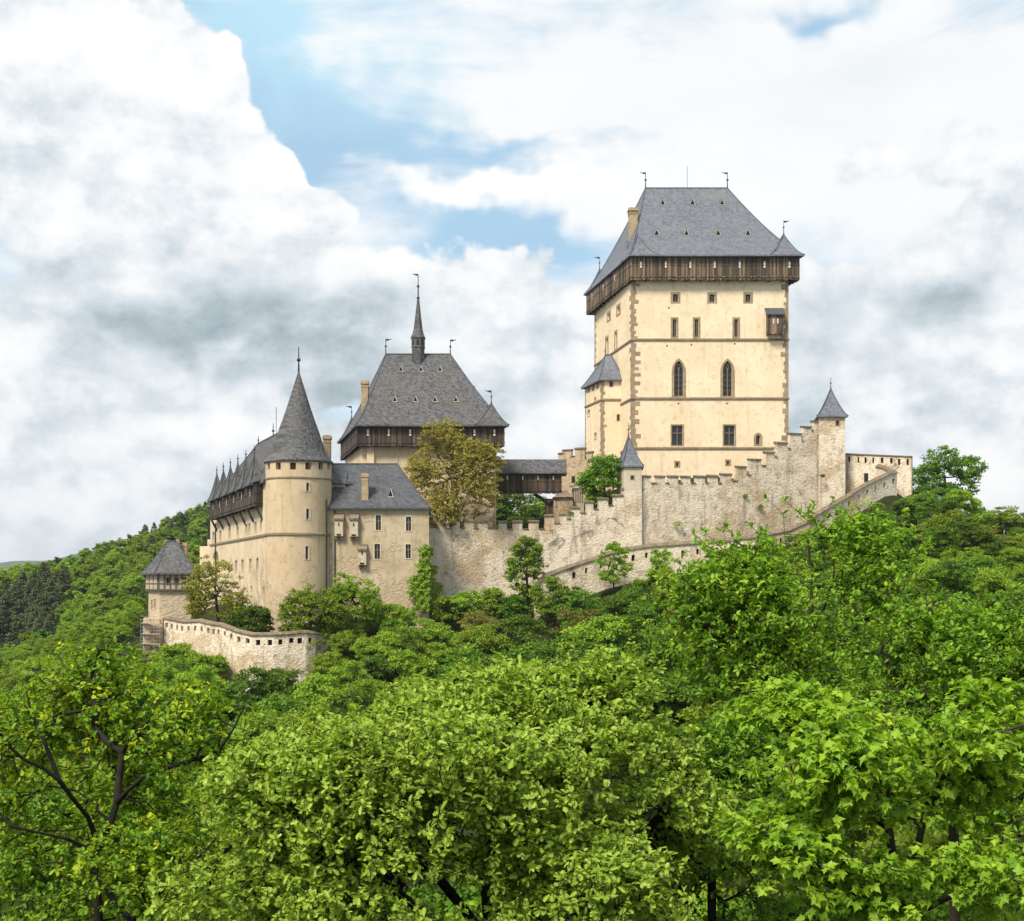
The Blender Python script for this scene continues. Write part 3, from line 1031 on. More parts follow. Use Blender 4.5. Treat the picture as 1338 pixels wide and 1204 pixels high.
def build_great_tower():
    A, B, D = P2(825.5, 200), P2(1030, 200), P2(777, 224)
    C = (D[0] + B[0] - A[0], 224)
    poly = [A, B, C, D]
    z0, z1 = Zp(648, 200), Zp(362, 200)
    t = thing('great_tower', 'tall square cream keep with a steep blue slate hip roof and a timber gallery', 'castle tower', ((A[0] + C[0]) / 2, 212, z0))
    front, left = Plane(A, B), Plane(D, A)
    f_ops, l_ops, win = [], [], []

    def w(pl, lst, r, inset, style='', arch='', dep=0.45, fw=None, sur='stone'):
        op = pl.op(*r, inset=inset, arch=arch, dep=dep)
        lst.append(op)
        win.append((pl, op, inset if fw is None else fw, style, sur))

    for x in (876.4, 924.2, 971.2): w(front, f_ops, (x, 381.9, x + 12.4, 396.7), 0.36, 'bars')
    for x in (876.4, 905.2, 957.0): w(front, f_ops, (x, 414.8, x + 9.8, 442.2), 0.32, 'bars')
    for x in (877.6, 941.3): w(front, f_ops, (x, 468.5, x + 18.6, 520), 0.42, 'gothic', 'point', 0.55)
    for x in (876.2, 944.2): w(front, f_ops, (x, 554.6, x + 17.4, 583), 0.22, 'cross')
    w(front, f_ops, (985, 565.7, 996, 583), 0.36, '', 'round')
    w(front, f_ops, (881.0, 602.4, 888.8, 611.2), 0.26)
    w(front, f_ops, (947.4, 600.4, 955.0, 609), 0.26)
    for r in ((805.4, 397.5, 810.9, 413), (793, 406.8, 798.2, 420.5)): w(left, l_ops, r, 0.5)
    for r in ((802.8, 431.8, 806.8, 458.5), (791, 439.3, 795.2, 464.5)): w(left, l_ops, r, 0.45)
    walls(t, poly, z0, z1, {0: f_ops, 3: l_ops}, 'keep')
    for pl, op, fw, st, su in win: window(t, pl, op, fw, st, su)
    for py in (444.2, 521.0, 586.0):
        string_course(t, poly, Zp(py, 200), 0.34, 0.16, sides=(3, 0, 1))
    for i, s in ((0, (z0, z1)), (1, (z0, z1)), (3, (z0, z1))):
        quoin(t, poly, i, s[0] + 0.02, s[1], 1.25 if i == 0 else 1.1, 0.6, 0.58)
    HA, HB, HD = P2(824, 198.8), P2(1045, 198.8), P2(766, 225)
    HC = (HB[0] + (HD[0] - HA[0]), 225)
    hp = [HA, HB, HC, HD]
    zt, zb = Zp(333, 198.8) + 0.05, Zp(366, 198.8)
    hf, hl = Plane(HA, HB), Plane(HD, HA)
    sl = [(hf, hf.u(x), Zp(346, 198.8), 1.0) for x in (837.4, 870, 902, 934, 966.5, 999, 1031.5)]
    sl += [(hl, u, Zp(346, 198.8), 1.0) for u in (4, 11, 18)]
    hoarding(t, hp, zt, zb, 'wood', 0.30, sl)
    ea = [P2(822.5, 198.1), P2(1051, 198.1), None, P2(763, 225.7)]
    ea[2] = (ea[1][0] + ea[3][0] - ea[0][0], 225.7)
    ze, zr = Zp(333.5, 198.1) + 0.05, Zp(246, 212)
    r1, r2 = P2(843.5, 212), P2(950.5, 212)
    roof, rings = hip_roof(t, ea, r1, r2, ze, zr, 'slate', 1.22)
    for i, (apx, apy, aY, dim) in enumerate(((833, 308, 201, 4.8), (1024, 306.5, 201, 5.6), (None,) * 4, (783.5, 352, 223, 5.2))):
        if apx is None: continue
        oe = offset_poly(ea, 0.04)
        c = Vector(oe[i])
        d1 = (Vector(oe[(i + 1) % 4]) - c).normalized() * dim
        d0 = (Vector(oe[i - 1]) - c).normalized() * dim
        q = [c, c + d1, c + d1 + d0, c + d0]
        ap = (X(apx, aY), aY)
        rf, _ = hip_roof(t, q, ap, ap, ze + 0.03, Zp(apy, aY), 'slate', 1.45, 'corner_roof', 7)
        if i != 0:
            finial(rf, (ap[0], ap[1], Zp(apy, aY)), 2.3, 0.05, 1 if i == 1 else -1)
    for x in (866, 905, 943.5): dormer(t, slope_hit(rings, 0, x, 268.5), 1.0, 1.05, 1.4)
    for x in (858, 897, 938.5, 977.5): dormer(t, slope_hit(rings, 0, x, 308), 1.0, 1.05, 1.4)
    dormer(t, slope_hit(rings, 3, 820, 325), 1.0, 1.2, 1.4, -math.pi / 2 + 0.18)
    finial(t, (r1[0], 212, zr), 2.8, 0.07, -1)
    finial(t, (r2[0], 212, zr), 2.8, 0.07, -1)
    mb = MB()
    c = P(898, 246, 212)
    mb.tube([c, c + Vector((0, 0, 3.8))], 0.035, 5)
    mb.build('lightning_rod', M['metal'], t)
    chimney(t, (X(827, 207.5), 207.5), 1.45, 1.45, Zp(340, 207.5), Zp(273, 207.5))
    # timber oriel near the right corner
    op = front.op(1001, 413, 1021.5, 438)
    u0, u1, za, zb2 = op[:4]
    mb = MB()
    n = 7
    for q in range(n):
        a, b = u0 + (u1 - u0) * q / n + 0.012, u0 + (u1 - u0) * (q + 1) / n - 0.012
        zz = za + random.uniform(-0.2, 0.05)
        s = front(a, zz, 1.2)
        mb.box(s, front(b, zz, 1.2) - s, front(a, zz, 1.25) - s, (0, 0, zb2 - zz))
    for u in (u0, u1 - 0.06):
        s = front(u, za, 0)
        mb.box(s, front(u + 0.06, za, 0) - s, front(u, za, 1.19) - s, (0, 0, zb2 - za))
    s = front(u0 + 0.07, za + 0.2, 0)
    mb.box(s, front(u1 - 0.07, za + 0.2, 0) - s, front(u0 + 0.07, za + 0.2, 1.18) - s, (0, 0, zb2 - za - 0.25))
    ori = mb.build('oriel', M['wood'], t)
    mb = MB()
    e = [front(u0 - 0.25, zb2 - 0.05, 1.55), front(u1 + 0.25, zb2 - 0.05, 1.55), front(u1 + 0.25, zb2 + 1.2, 0.0), front(u0 - 0.25, zb2 + 1.2, 0.0)]
    d = Vector((0, 0, 0.1))
    mb.add([p - d for p in e] + [p + d for p in e], [[0, 1, 2, 3], [4, 5, 6, 7], [0, 1, 5, 4], [1, 2, 6, 5], [2, 3, 7, 6], [3, 0, 4, 7]])
    for u in (u0 - 0.02, u1 - 0.05):
        mb.poly([front(u, zb2 - 0.05, 1.3), front(u, zb2 - 0.05, 0), front(u, zb2 + 1.05, 0)])
    mb.build('oriel_roof', M['slate_dark'], ori)
    for a in (0.33, 0.6):
        u = u0 + (u1 - u0) * a
        mb = MB()
        s = front(u, za + 1.6, 1.26)
        mb.box(s, front(u + 0.2, za + 1.6, 1.26) - s, front(u, za + 1.6, 1.3) - s, (0, 0, 0.8))
        mb.build('shutter', M['pale'], ori)
    # stair turret against the left face
    Y0 = 206.4
    a, b = P2(786, Y0), P2(811.6, Y0)
    d = P2(764.7, 214.9)
    c = (b[0] + d[0] - a[0] + 1.5, 214.9)
    tp = [a, b, c, d]
    tz0, tz1 = Zp(640, Y0), Zp(496, Y0)
    tf, tl = Plane(a, b), Plane(d, a)
    fo = [tf.op(795.8, 497.6, 801.4, 506, 0.14), tf.op(805.5, 541, 810.3, 550.5, 0.14)]
    lo = [tl.op(x0, y0, x1, y1, 0.12) for x0, y0, x1, y1 in ((768, 504, 770.6, 513), (774, 501.5, 776.8, 511), (779.6, 499, 782.6, 508.5), (776.8, 519.5, 779, 525.5), (768, 535.5, 770.8, 545), (776.8, 565.5, 779.4, 575))]
    tur = walls(t, tp, tz0, tz1, {0: fo, 3: lo}, 'keep', 'stair_turret')
    for pl, ops in ((tf, fo), (tl, lo)):
        for op in ops: window(tur, pl, op, 0.14, '', name='turret_window')
    string_course(tur, tp, Zp(522.6, Y0), 0.3, 0.14, sides=(3, 0))
    quoin(tur, tp, 0, tz0, tz1, 0.8, 0.45, 0.55)
    quoin(tur, tp, 3, tz0, tz1, 0.6, 0.4, 0.55)
    te = offset_poly(tp, 0.55)
    hip_roof(tur, te, P2(791, 210.3), P2(798.5, 209.4), tz1 - 0.05, Zp(464.5, 210), 'slate', 1.12, 'turret_roof', 7)
    finial(tur, P(790.5, 464.5, 210.3), 1.5, 0.05)
    # small putlog holes
    for x, y in ((871.5, 452), (903.5, 451), (960, 449.5), (886.5, 527.5), (950, 527.5), (874, 402.5)):
        o = front.op(x - 1.0, y - 1.0, x + 1.0, y + 1.0)
        mb = MB()
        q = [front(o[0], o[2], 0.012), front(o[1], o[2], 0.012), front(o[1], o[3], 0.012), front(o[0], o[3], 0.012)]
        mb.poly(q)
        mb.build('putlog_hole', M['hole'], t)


def build_church_tower():
    A, B, D = P2(472, 186.3), P2(648, 186.3), P2(451, 205.5)
    C = (D[0] + B[0] - A[0], 205.5)
    poly = [A, B, C, D]
    z0, z1 = Zp(720, 186.3), Zp(576, 186.3)
    t = thing('church_tower', 'broad cream tower with grey slate hip roof, slim spire and brown timber gallery', 'castle tower', ((A[0] + C[0]) / 2, 196, z0))
    front, left = Plane(A, B), Plane(D, A)
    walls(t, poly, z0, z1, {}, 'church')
    quoin(t, poly, 1, z0, z1, 0.9, 0.5, 0.55)
    mb = MB()
    s = front(0.9, z0, 0.01)
    mb.box(s, front(2.0, z0, 0.01) - s, front(0.9, z0, 0.5) - s, (0, 0, z1 - z0))
    mb.build('buttress', M['church'], t)
    HA, HB, HD = P2(466, 185), P2(659.5, 185), P2(445, 207)
    hp = [HA, HB, (HB[0] + HD[0] - HA[0], 207), HD]
    zt, zb = Zp(554.5, 185), Zp(583, 185)
    hf = Plane(HA, HB)
    hoarding(t, hp, zt, zb, 'wood_dark', 0.30, [(hf, hf.u(x), Zp(565.5, 185), 0.95) for x in (480.6, 508, 536, 564, 592, 620, 646)])
    ea = [P2(464.5, 184.3), P2(665, 184.3), None, P2(441, 207.7)]
    ea[2] = (ea[1][0] + ea[3][0] - ea[0][0], 207.7)
    ze, zr = Zp(555.5, 184.3), Zp(463, 195.5)
    r1, r2 = P2(504, 195.5), P2(588.5, 195.5)
    roof, rings = hip_roof(t, ea, r1, r2, ze, zr, 'slate_old', 1.2)
    oe = offset_poly(ea, 0.04)
    for i, (apx, apy, aY, dim) in enumerate(((480.6, 526, 187.3, 4.9), (642, 527, 187.3, 5.2), (None,) * 4, (459.5, 546, 205, 5.0))):
        if apx is None: continue
        c = Vector(oe[i])
        d1 = (Vector(oe[(i + 1) % 4]) - c).normalized() * dim
        d0 = (Vector(oe[i - 1]) - c).normalized() * dim
        ap = (X(apx, aY), aY)
        rf, _ = hip_roof(t, [c, c + d1, c + d1 + d0, c + d0], ap, ap, ze + 0.03, Zp(apy, aY), 'slate_old', 1.4, 'corner_roof', 7)
        if i: finial(rf, (ap[0], ap[1], Zp(apy, aY)), 2.0, 0.05, -1)
    for x in (523.9, 550, 575): dormer(t, slope_hit(rings, 0, x, 485.5), 0.85, 0.95, 1.3, 0, 'slate_old')
    for x in (516, 543, 568.5, 595.7): dormer(t, slope_hit(rings, 0, x, 525.5), 0.85, 0.95, 1.3, 0, 'slate_old')
    finial(t, (r1[0], 195.5, zr), 2.5, 0.06, 1)
    finial(t, (r2[0], 195.5, zr), 2.4, 0.06, 1)
    chimney(t, (X(476.8, 191), 191), 1.05, 1.05, Zp(545, 191), Zp(498, 191))
    chimney(t, (X(617, 200), 200), 0.85, 0.85, Zp(540, 200), Zp(505, 200))
    # spire on the ridge
    c = (X(546.4, 195), 195)
    mb = MB()
    rr = 9.2 / F * 195
    mb.lathe(c, [(rr * 0.92, Zp(492, 195)), (rr * 0.95, Zp(456, 195)), (rr * 1.04, Zp(455, 195)), (rr * 1.04, Zp(454, 195)), (rr, Zp(453.5, 195)), (rr, Zp(441, 195))], 8, math.pi / 8)
    sp = mb.build('spire', M['slate_old'], t)
    mb = MB()
    pr = [(10.2, 443.0), (10.2, 442), (8.2, 437.5), (6.3, 431), (4.6, 418), (2.9, 403), (1.5, 391), (2.2, 390), (2.2, 388.8), (1.0, 388), (0.9, 376), (1.9, 375), (1.7, 373), (0.6, 372.3), (0.5, 362)]
    mb.lathe(c, [(a / F * 195, Zp(b, 195)) for a, b in pr], 8, math.pi / 8)
    mb.build('spire_roof', M['slate_old'], sp)
    for k in range(8):
        an = 2 * math.pi * k / 8
        dv = Vector((math.sin(an), -math.cos(an), 0))
        tv = Vector((math.cos(an), math.sin(an), 0))
        o = Vector((c[0], c[1], Zp(452.8, 195))) + dv * (rr * math.cos(math.pi / 8) + 0.005) - tv * 0.17
        mb = MB()
        h = 8.2 / F * 195
        q = [o, o + tv * 0.34, o + tv * 0.34 + Vector((0, 0, h * 0.8)), o + tv * 0.17 + Vector((0, 0, h)), o + Vector((0, 0, h * 0.8))]
        mb.poly(q)
        mb.build('louvre', M['hole'], sp)
    finial(sp, (c[0], c[1], Zp(366, 195)), 1.0, 0.04, -1)


# ------------------------------------------------------------------ round tower, palace wing, residence
def build_round_tower():
    c = P2(390.3, 166)
    R = 4.42
    z0 = Zp(845, 166)
    zt = 16.1
    t = thing('round_tower', 'round beige tower with tall conical slate roof and openings under the eaves', 'castle tower', (c[0], c[1], z0))
    f = Cyl(c, R)
    ops, wn = [], []
    for x, w in ((351, 6), (363.5, 7.5), (382.6, 8), (403, 8), (419.4, 7), (429.5, 5)):
        o = f.op(x, 8.0, 604.5, 613.8, '', 0.7)
        ops.append(o)
    small = [f.op(402, 3.6, 631, 642, 'round'), f.op(402, 3.8, 665, 678.5, 'round'), f.op(401, 3.8, 714, 731, 'round')]
    mb = MB()
    us = list(np.linspace(-math.pi, math.pi, 73))
    facade(mb, f, us, [z0, 0, 6, 12, zt], ops + small)
    for o in ops:
        mb.poly([f(a, z, -0.69) for a, z in ((o[0] - .03, o[2] - .1), (o[1] + .03, o[2] - .1), (o[1] + .03, o[3] + .1), (o[0] - .03, o[3] + .1))])
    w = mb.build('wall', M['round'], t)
    for o in ops:
        mb = MB()
        mb.poly([f(a, z, -0.6) for a, z in ((o[0], o[2]), (o[1], o[2]), (o[1], o[3]), (o[0], o[3]))])
        for q in range(4):
            a0 = o[0] + (o[1] - o[0]) * (q + 0.06) / 4
            a1 = o[0] + (o[1] - o[0]) * (q + 0.94) / 4
            mb.poly([f(a, z, -0.55) for a, z in ((a0, o[2]), (a1, o[2]), (a1, o[3]), (a0, o[3]))])
        mb.build('opening_boards', M['wood'], t)
        mb = MB()
        e = 0.01
        p = [(o[0] + e, o[2] - 1.0), (o[1] - e, o[2] - 1.0), (o[1] + e, o[2] - 0.02), (o[0] - e, o[2] - 0.02)]
        mb.poly([f(a, z, 0.012) for a, z in p])
        mb.build('sill', M['turret'], t)
    for o in small: window(t, f, o, 0.22, '', 'turret')
    for z, h, pr in ((13.75, 0.22, 0.1), (6.28, 0.3, 0.16)):
        mb = MB()
        mb.lathe(c, [(R, z - h / 2), (R + pr, z - h / 2), (R + pr, z + h / 2 - 0.07), (R, z + h / 2 + 0.05)], 72)
        mb.build('string_course', M['band'], t)
    mb = MB()
    mb.lathe(c, [(R + 0.02, zt - 0.25), (R + 0.06, zt + 0.02), (R + 0.02, zt + 0.05)], 72)
    mb.build('cornice', M['band'], t)
    mb = MB()
    k = 166 / F
    prof = [(4.3, zt - 0.02), (44.9 * k, zt - 0.12), (44.9 * k, zt + 0.03)] + [(a * k, Zp(b, 166)) for a, b in ((39.5, 598), (34.5, 589), (30.5, 577), (27, 566), (21.6, 551), (15.6, 533.7), (9.5, 514), (4.5, 498), (1.4, 487.5))]
    mb.lathe(c, prof, 64)
    mb.build('roof', M['slate_old'], t, smooth=False)
    finial(t, (c[0], c[1], Zp(488, 166)), 3.6, 0.09)
    mb = MB()                        # downpipe where the tower meets the residence
    a = f(1.18, Zp(640, 163), 0.12)
    mb.tube([f(1.12, 11.0, 0.12), f(1.12, 10, 0.14), f(1.12, -2, 0.14), f(1.12, -4.4, 0.14)], 0.09, 6)
    mb.build('downpipe', M['metal'], t)


def build_palace():
    N, Fp = Vector(P2(348.5, 165)), Vector(P2(274.8, 212))
    off = Vector((10.5, 3.2))
    poly = [tuple(N), tuple(N + off), tuple(Fp + off), tuple(Fp)]
    z0, z1 = Zp(850, 166), 13.5
    t = thing('palace_wing', 'long beige palace wing with dark timber gallery and a row of little spired roofs', 'palace', ((N.x + Fp.x) / 2, 188, z0))
    f = Plane(Fp, N)
    ops, specs = [], []
    for x, y in ((279, 701.7), (288, 699.6), (300, 696.5), (310.6, 695), (322, 691), (326, 690), (334, 688), (341, 686)):
        ops.append(f.op(x - 1.5, y - 7, x + 1.5, y + 7, 0.12)); specs.append(('bars', 0.3))
    for x, y, hh in ((308.5, 739.5, 8), (317, 738.8, 8.3), (327, 738.5, 8.8), (336.3, 738, 9.3)):
        ops.append(f.op(x - 1.6, y - hh, x + 1.6, y + hh, 0.12)); specs.append(('bars', 0.3))
    ops.append(f.op(278.6, 719, 285.6, 733, 0.1, 'round', 1.2)); specs.append(('', 0.35))
    for x, y in ((328.5, 769.5), (344.6, 770)):
        ops.append(f.op(x - 1.1, y - 3.2, x + 1.1, y + 3.2)); specs.append(('', 0.15))
    walls(t, poly, z0, z1, {3: ops}, 'palace')
    for o, (st, fw) in zip(ops, specs): window(t, f, o, fw, st, 'turret', proud=0.03)
    string_course(t, poly, 6.28, 0.32, 0.15, sides=(3,))
    mb = MB()
    mb.tube([f(f.L * 0.13, 9.8, 0.12), f(f.L * 0.13, -2, 0.12)], 0.12, 5)
    mb.build('downpipe', M['metal'], t)
    # main roof
    e = offset_poly(poly, 0.5)
    zr = 21.2
    r1, r2 = P2(337.5, 188), P2(366, 174)
    ax = [e[3], e[0], e[1], e[2]]            # order so that r1 belongs to the far end
    hip_roof(t, [e[3], e[0], e[1], e[2]], r1, r2, z1, zr, 'slate_old', 1.12)
    # hip_roof keeps corners 0/3 with r1 and 1/2 with r2
    finial(t, (r1[0], r1[1], zr - 0.1), 1.2, 0.06)
    finial(t, (X(357, 179), 179, zr - 0.3), 2.2, 0.07)
    mb = MB()
    mb.tube([P(361, 575, 177), P(361, 532, 177)], 0.04, 5)
    mb.build('lightning_rod', M['metal'], t)
    chimney(t, (X(427.5, 172), 172), 1.0, 1.0, Zp(615, 172), Zp(569.5, 172))
    # timber gallery with six spired bays
    g0, g1 = 7.5, f.L - 2.6
    gp = [f(g1, 0, 1.15), f(g1, 0, 0.02), f(g0, 0, 0.02), f(g0, 0, 1.15)]
    gpoly = [(p.x, p.y) for p in gp]
    zb, zt = 10.3, 13.45
    go = Plane(gpoly[3], gpoly[0])
    step = (g1 - g0) / 6
    hd = hoarding(t, gpoly, zt, zb, 'wood_dark', 0.36, [(go, step * (q + 0.5), 12.3, 1.0) for q in range(6)], sides=(3, 0, 2), brackets=False, name='gallery', jit=0.04)
    for q in range(6):
        uc = g0 + step * (q + 0.5)
        hw = step * 0.40
        b4 = [f(uc - hw, 0, 1.7), f(uc + hw, 0, 1.7), f(uc + hw, 0, -0.9), f(uc - hw, 0, -0.9)]
        ap = f(uc, 0, 0.55)
        rf, _ = hip_roof(t, [(p.x, p.y) for p in b4], (ap.x, ap.y), (ap.x, ap.y), zt - 0.05, 17.7, 'slate_old', 1.5, 'gallery_spire', 7)
        finial(rf, (ap.x, ap.y, 17.7), 1.3, 0.06)
    mb = MB()                         # lean-to between the bays
    u0, u1 = g0 - 0.2, g1 + 0.2
    q = [f(u0, zt + 0.02, 1.35), f(u1, zt + 0.02, 1.35), f(u1, zt + 0.5, -0.3), f(u0, zt + 0.5, -0.3)]
    d = Vector((0, 0, 0.1))
    mb.add([p for p in q] + [p + d for p in q], [[0, 1, 2, 3], [4, 5, 6, 7], [0, 1, 5, 4], [1, 2, 6, 5], [3, 0, 4, 7]])
    mb.build('gallery_roof', M['slate_old'], t)
    for q in range(7):
        u = g0 + 0.3 + (g1 - g0 - 0.6) * q / 6
        mb = MB()
        a, b = f(u, zb - 1.9, 0.0), f(u, zb + 0.05, 1.0)
        mb.tube([a, b], 0.17, 4)
        s = f(u - 0.14, zb - 0.03, 0.0)
        mb.box(s, f(u + 0.14, zb - 0.03, 0) - s, f(u - 0.14, zb - 0.03, 1.1) - s, (0, 0, 0.28))
        mb.build('strut', M['wood_dark'], t)
    # low block at the far end
    mb = MB()
    a, b = P2(261, 214), P2(276.5, 213)
    mb.prism([a, b, (b[0] + 5, 224), (a[0] + 3, 226)], z0, Zp(714, 214))
    mb.prism([P2(271, 212.7), P2(277, 212.4), P2(279, 216), P2(273, 216)], z0, Zp(705, 213))
    mb.build('end_block', M['palace'], t)


def build_residence():
    A, B = P2(429, 165), P2(560.5, 165)
    poly = [A, B, (B[0] - 1.0, 177), (A[0], 177)]
    z0, z1 = Zp(845, 165), Zp(664, 165)
    t = thing('residence', 'plain weathered house with dark slate roof, four windows and three stone privies', 'house', ((A[0] + B[0]) / 2, 171, z0))
    f = Plane(A, B)
    ops = [f.op(489.5, 672, 499.3, 694, 0.16), f.op(529, 674, 538.7, 695, 0.16), f.op(488, 709.5, 498, 731.6, 0.16), f.op(528.6, 710, 538.2, 730.8, 0.16)]
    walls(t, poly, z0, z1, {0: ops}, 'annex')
    for o in ops: window(t, f, o, 0.2, 'cross', 'turret')
    e = [(A[0] - 0.4, 164.4), P2(562, 164.4), (B[0] - 0.6, 177.6), (A[0] - 0.4, 177.6)]
    zr = Zp(606.5, 171)
    roof, rings = hip_roof(t, e, (X(424, 171), 171), (X(519.5, 171), 171), z1 + 0.02, zr, 'slate_dark', 1.08)
    string_course(t, poly, z1 - 0.2, 0.2, 0.1, sides=(0, 1), name='cornice', m='turret')
    for x0, x1, y0, y1 in ((437.6, 449.6, 672, 701), (457.2, 469, 672, 701.5), (468.2, 479.8, 712, 738.5)):
        u0, u1, za, zb = f.op(x0, y0, x1, y1)[:4]
        mb = MB()
        s = f(u0 + 0.06, za, -0.05)
        mb.box(s, f(u1 - 0.06, za, -0.05) - s, f(u0 + 0.06, za, 0.7) - s, (0, 0, zb - za - 0.4))
        o = mb.build('privy', M['turret'], t)
        mb = MB()
        q = [f(u0 - 0.06, zb - 0.72, 0.88), f(u1 + 0.06, zb - 0.72, 0.88), f(u1 + 0.06, zb, 0.0), f(u0 - 0.06, zb, 0.0)]
        d = Vector((0, 0, 0.1))
        mb.add([p - d for p in q] + [p + d for p in q], [[0, 1, 2, 3], [4, 5, 6, 7], [0, 1, 5, 4], [1, 2, 6, 5], [3, 0, 4, 7]])
        mb.build('privy_roof', M['coping'], o)
        mb = MB()
        um = (u0 + u1) / 2
        mb.poly([f(a, z, 0.712) for a, z in ((um - 0.09, za + 1.35), (um + 0.09, za + 1.35), (um + 0.09, za + 1.8), (um - 0.09, za + 1.8))])
        mb.poly([f(a, z, 0.708) for a, z in ((um - 0.3, za + 0.05), (um + 0.3, za + 0.05), (um + 0.3, za + 0.3), (um - 0.3, za + 0.3))])
        mb.build('slit', M['hole'], o)
        for u in (u0 + 0.08, u1 - 0.4):
            mb = MB()
            s = f(u, za - 0.4, -0.02)
            mb.box(s, f(u + 0.32, za - 0.4, -0.02) - s, f(u, za - 0.4, 0.5) - s, (0, 0, 0.395))
            mb.build('corbel', M['band'], o)
    p = slope_hit(rings, 0, 477, 652)
    chimney(t, (p.x, p.y + 0.2), 0.9, 0.9, p.z - 0.6, Zp(618.5, p.y))
    dormer(t, slope_hit(rings, 0, 510.5, 650), 0.8, 1.2, 1.5, 0, 'lead')
    p = slope_hit(rings, 0, 442, 634.5)
    mb = MB()
    mb.box((p.x - 1.9, p.y - 0.25, p.z - 0.6), (2.9, 0, 0), (0, 2.5, 0), (0, 0, 0.75))
    sd = mb.build('shed_dormer', M['annex'], t)
    mb = MB()
    q = [Vector((p.x - 2.0, p.y - 0.5, p.z + 0.15)), Vector((p.x + 1.1, p.y - 0.5, p.z + 0.15)), Vector((p.x + 1.1, p.y + 3.4, p.z + 3.0)), Vector((p.x - 2.0, p.y + 3.4, p.z + 3.0))]
    d = Vector((0, 0, 0.12))
    mb.add([v for v in q] + [v + d for v in q], [[0, 1, 2, 3], [4, 5, 6, 7], [0, 1, 5, 4], [1, 2, 6, 5], [3, 0, 4, 7], [2, 3, 7, 6]])
    mb.build('dormer_roof', M['slate_dark'], sd)
    mb = MB()
    mb.tube([P(519.5, 609, 171), P(519.5, 599, 171)], 0.12, 6)
    mb.build('vent_pipe', M['lead'], t)
    mb = MB()
    mb.tube([f(0.9, z1 - 0.3, 0.12), f(0.9, z0, 0.12)], 0.08, 6)
    mb.build('downpipe', M['metal'], t)
    mb = MB()
    mb.tube([f(0.0, z1 - 0.02, 0.42), f(f.L + 0.2, z1 - 0.05, 0.42)], 0.09, 6)
    mb.build('gutter', M['metal'], t)


def build_bridge():
    Y0, Y1 = 193.0, 197.0
    x0, x1 = X(646, Y0), X(734, Y0)
    zb, zt = Zp(645.5, Y0), Zp(617, Y0)
    t = thing('covered_bridge', 'dark timber covered bridge with slate roof joining the two towers', 'bridge', ((x0 + x1) / 2, 195, zb))
    poly = [(x0, Y0), (x1, Y0), (x1, Y1), (x0 - 0.6, Y1)]
    f = Plane(poly[0], poly[1])
    hoarding(t, poly, zt, zb, 'wood_dark', 0.3, [(f, f.u(x), Zp(624.5, Y0), 0.6) for x in (663, 683, 703, 723)], sides=(0, 1), brackets=False, name='plank_wall', jit=0.05)
    mb = MB()
    zr = Zp(600.5, 195)
    xa, xb = x0 - 0.3, X(741, Y0)
    n = 4
    prof = [(Y0 - 0.5, zt - 0.15), (Y0 + 0.6, zt + 0.75), (195, zr), (Y1 - 0.6, zt + 0.75), (Y1 + 0.5, zt - 0.15)]
    for k in range(4):
        (ya, za), (yb, zb_) = prof[k], prof[k + 1]
        mb.poly([(xa, ya, za), (xb - abs(ya - 195) * 0.0, ya, za), (xb - (0.5 if k in (0, 1) else 0.5) * (k + 1) * 0.15, yb, zb_), (xa, yb, zb_)])
    mb.poly([(xa, y, z - 0.16) for y, z in prof]); mb.poly([(xb - 0.3, y, z - 0.16) for y, z in prof])
    for (ya, za) in (prof[0],):
        mb.poly([(xa, ya, za - 0.15), (xb, ya, za - 0.15), (xb, ya, za), (xa, ya, za)])
        mb.poly([(xa, ya, za - 0.15), (xb, ya, za - 0.15), (xb, Y1 + 0.5, za - 0.15), (xa, Y1 + 0.5, za - 0.15)])
    mb.build('roof', M['slate_old'], t)
    for yy in (Y0 + 0.6, Y1 - 0.6):
        mb = MB()
        mb.tube([P(699, 645, Y0) + Vector((0, yy - Y0, 0)), P(718, 657, Y0) + Vector((0, yy - Y0, 0))], 0.2, 4)
        mb.tube([P(735, 645, Y0) + Vector((0, yy - Y0, 0)), P(717, 657, Y0) + Vector((0, yy - Y0, 0))], 0.2, 4)
        mb.build('brace', M['wood_dark'], t)
    mb = MB()
    mb.prism([(X(712.5, 194), 193.9), (X(723, 194), 193.9), (X(723, 194), 196.1), (X(712.5, 194), 196.1)], 6.0, Zp(652, 194))
    mb.build('pier', M['wood_dark'], t)


# ------------------------------------------------------------------ curtain walls
def interp(tab, x):
    xs, ys = zip(*tab)
    return float(np.interp(x, xs, ys))


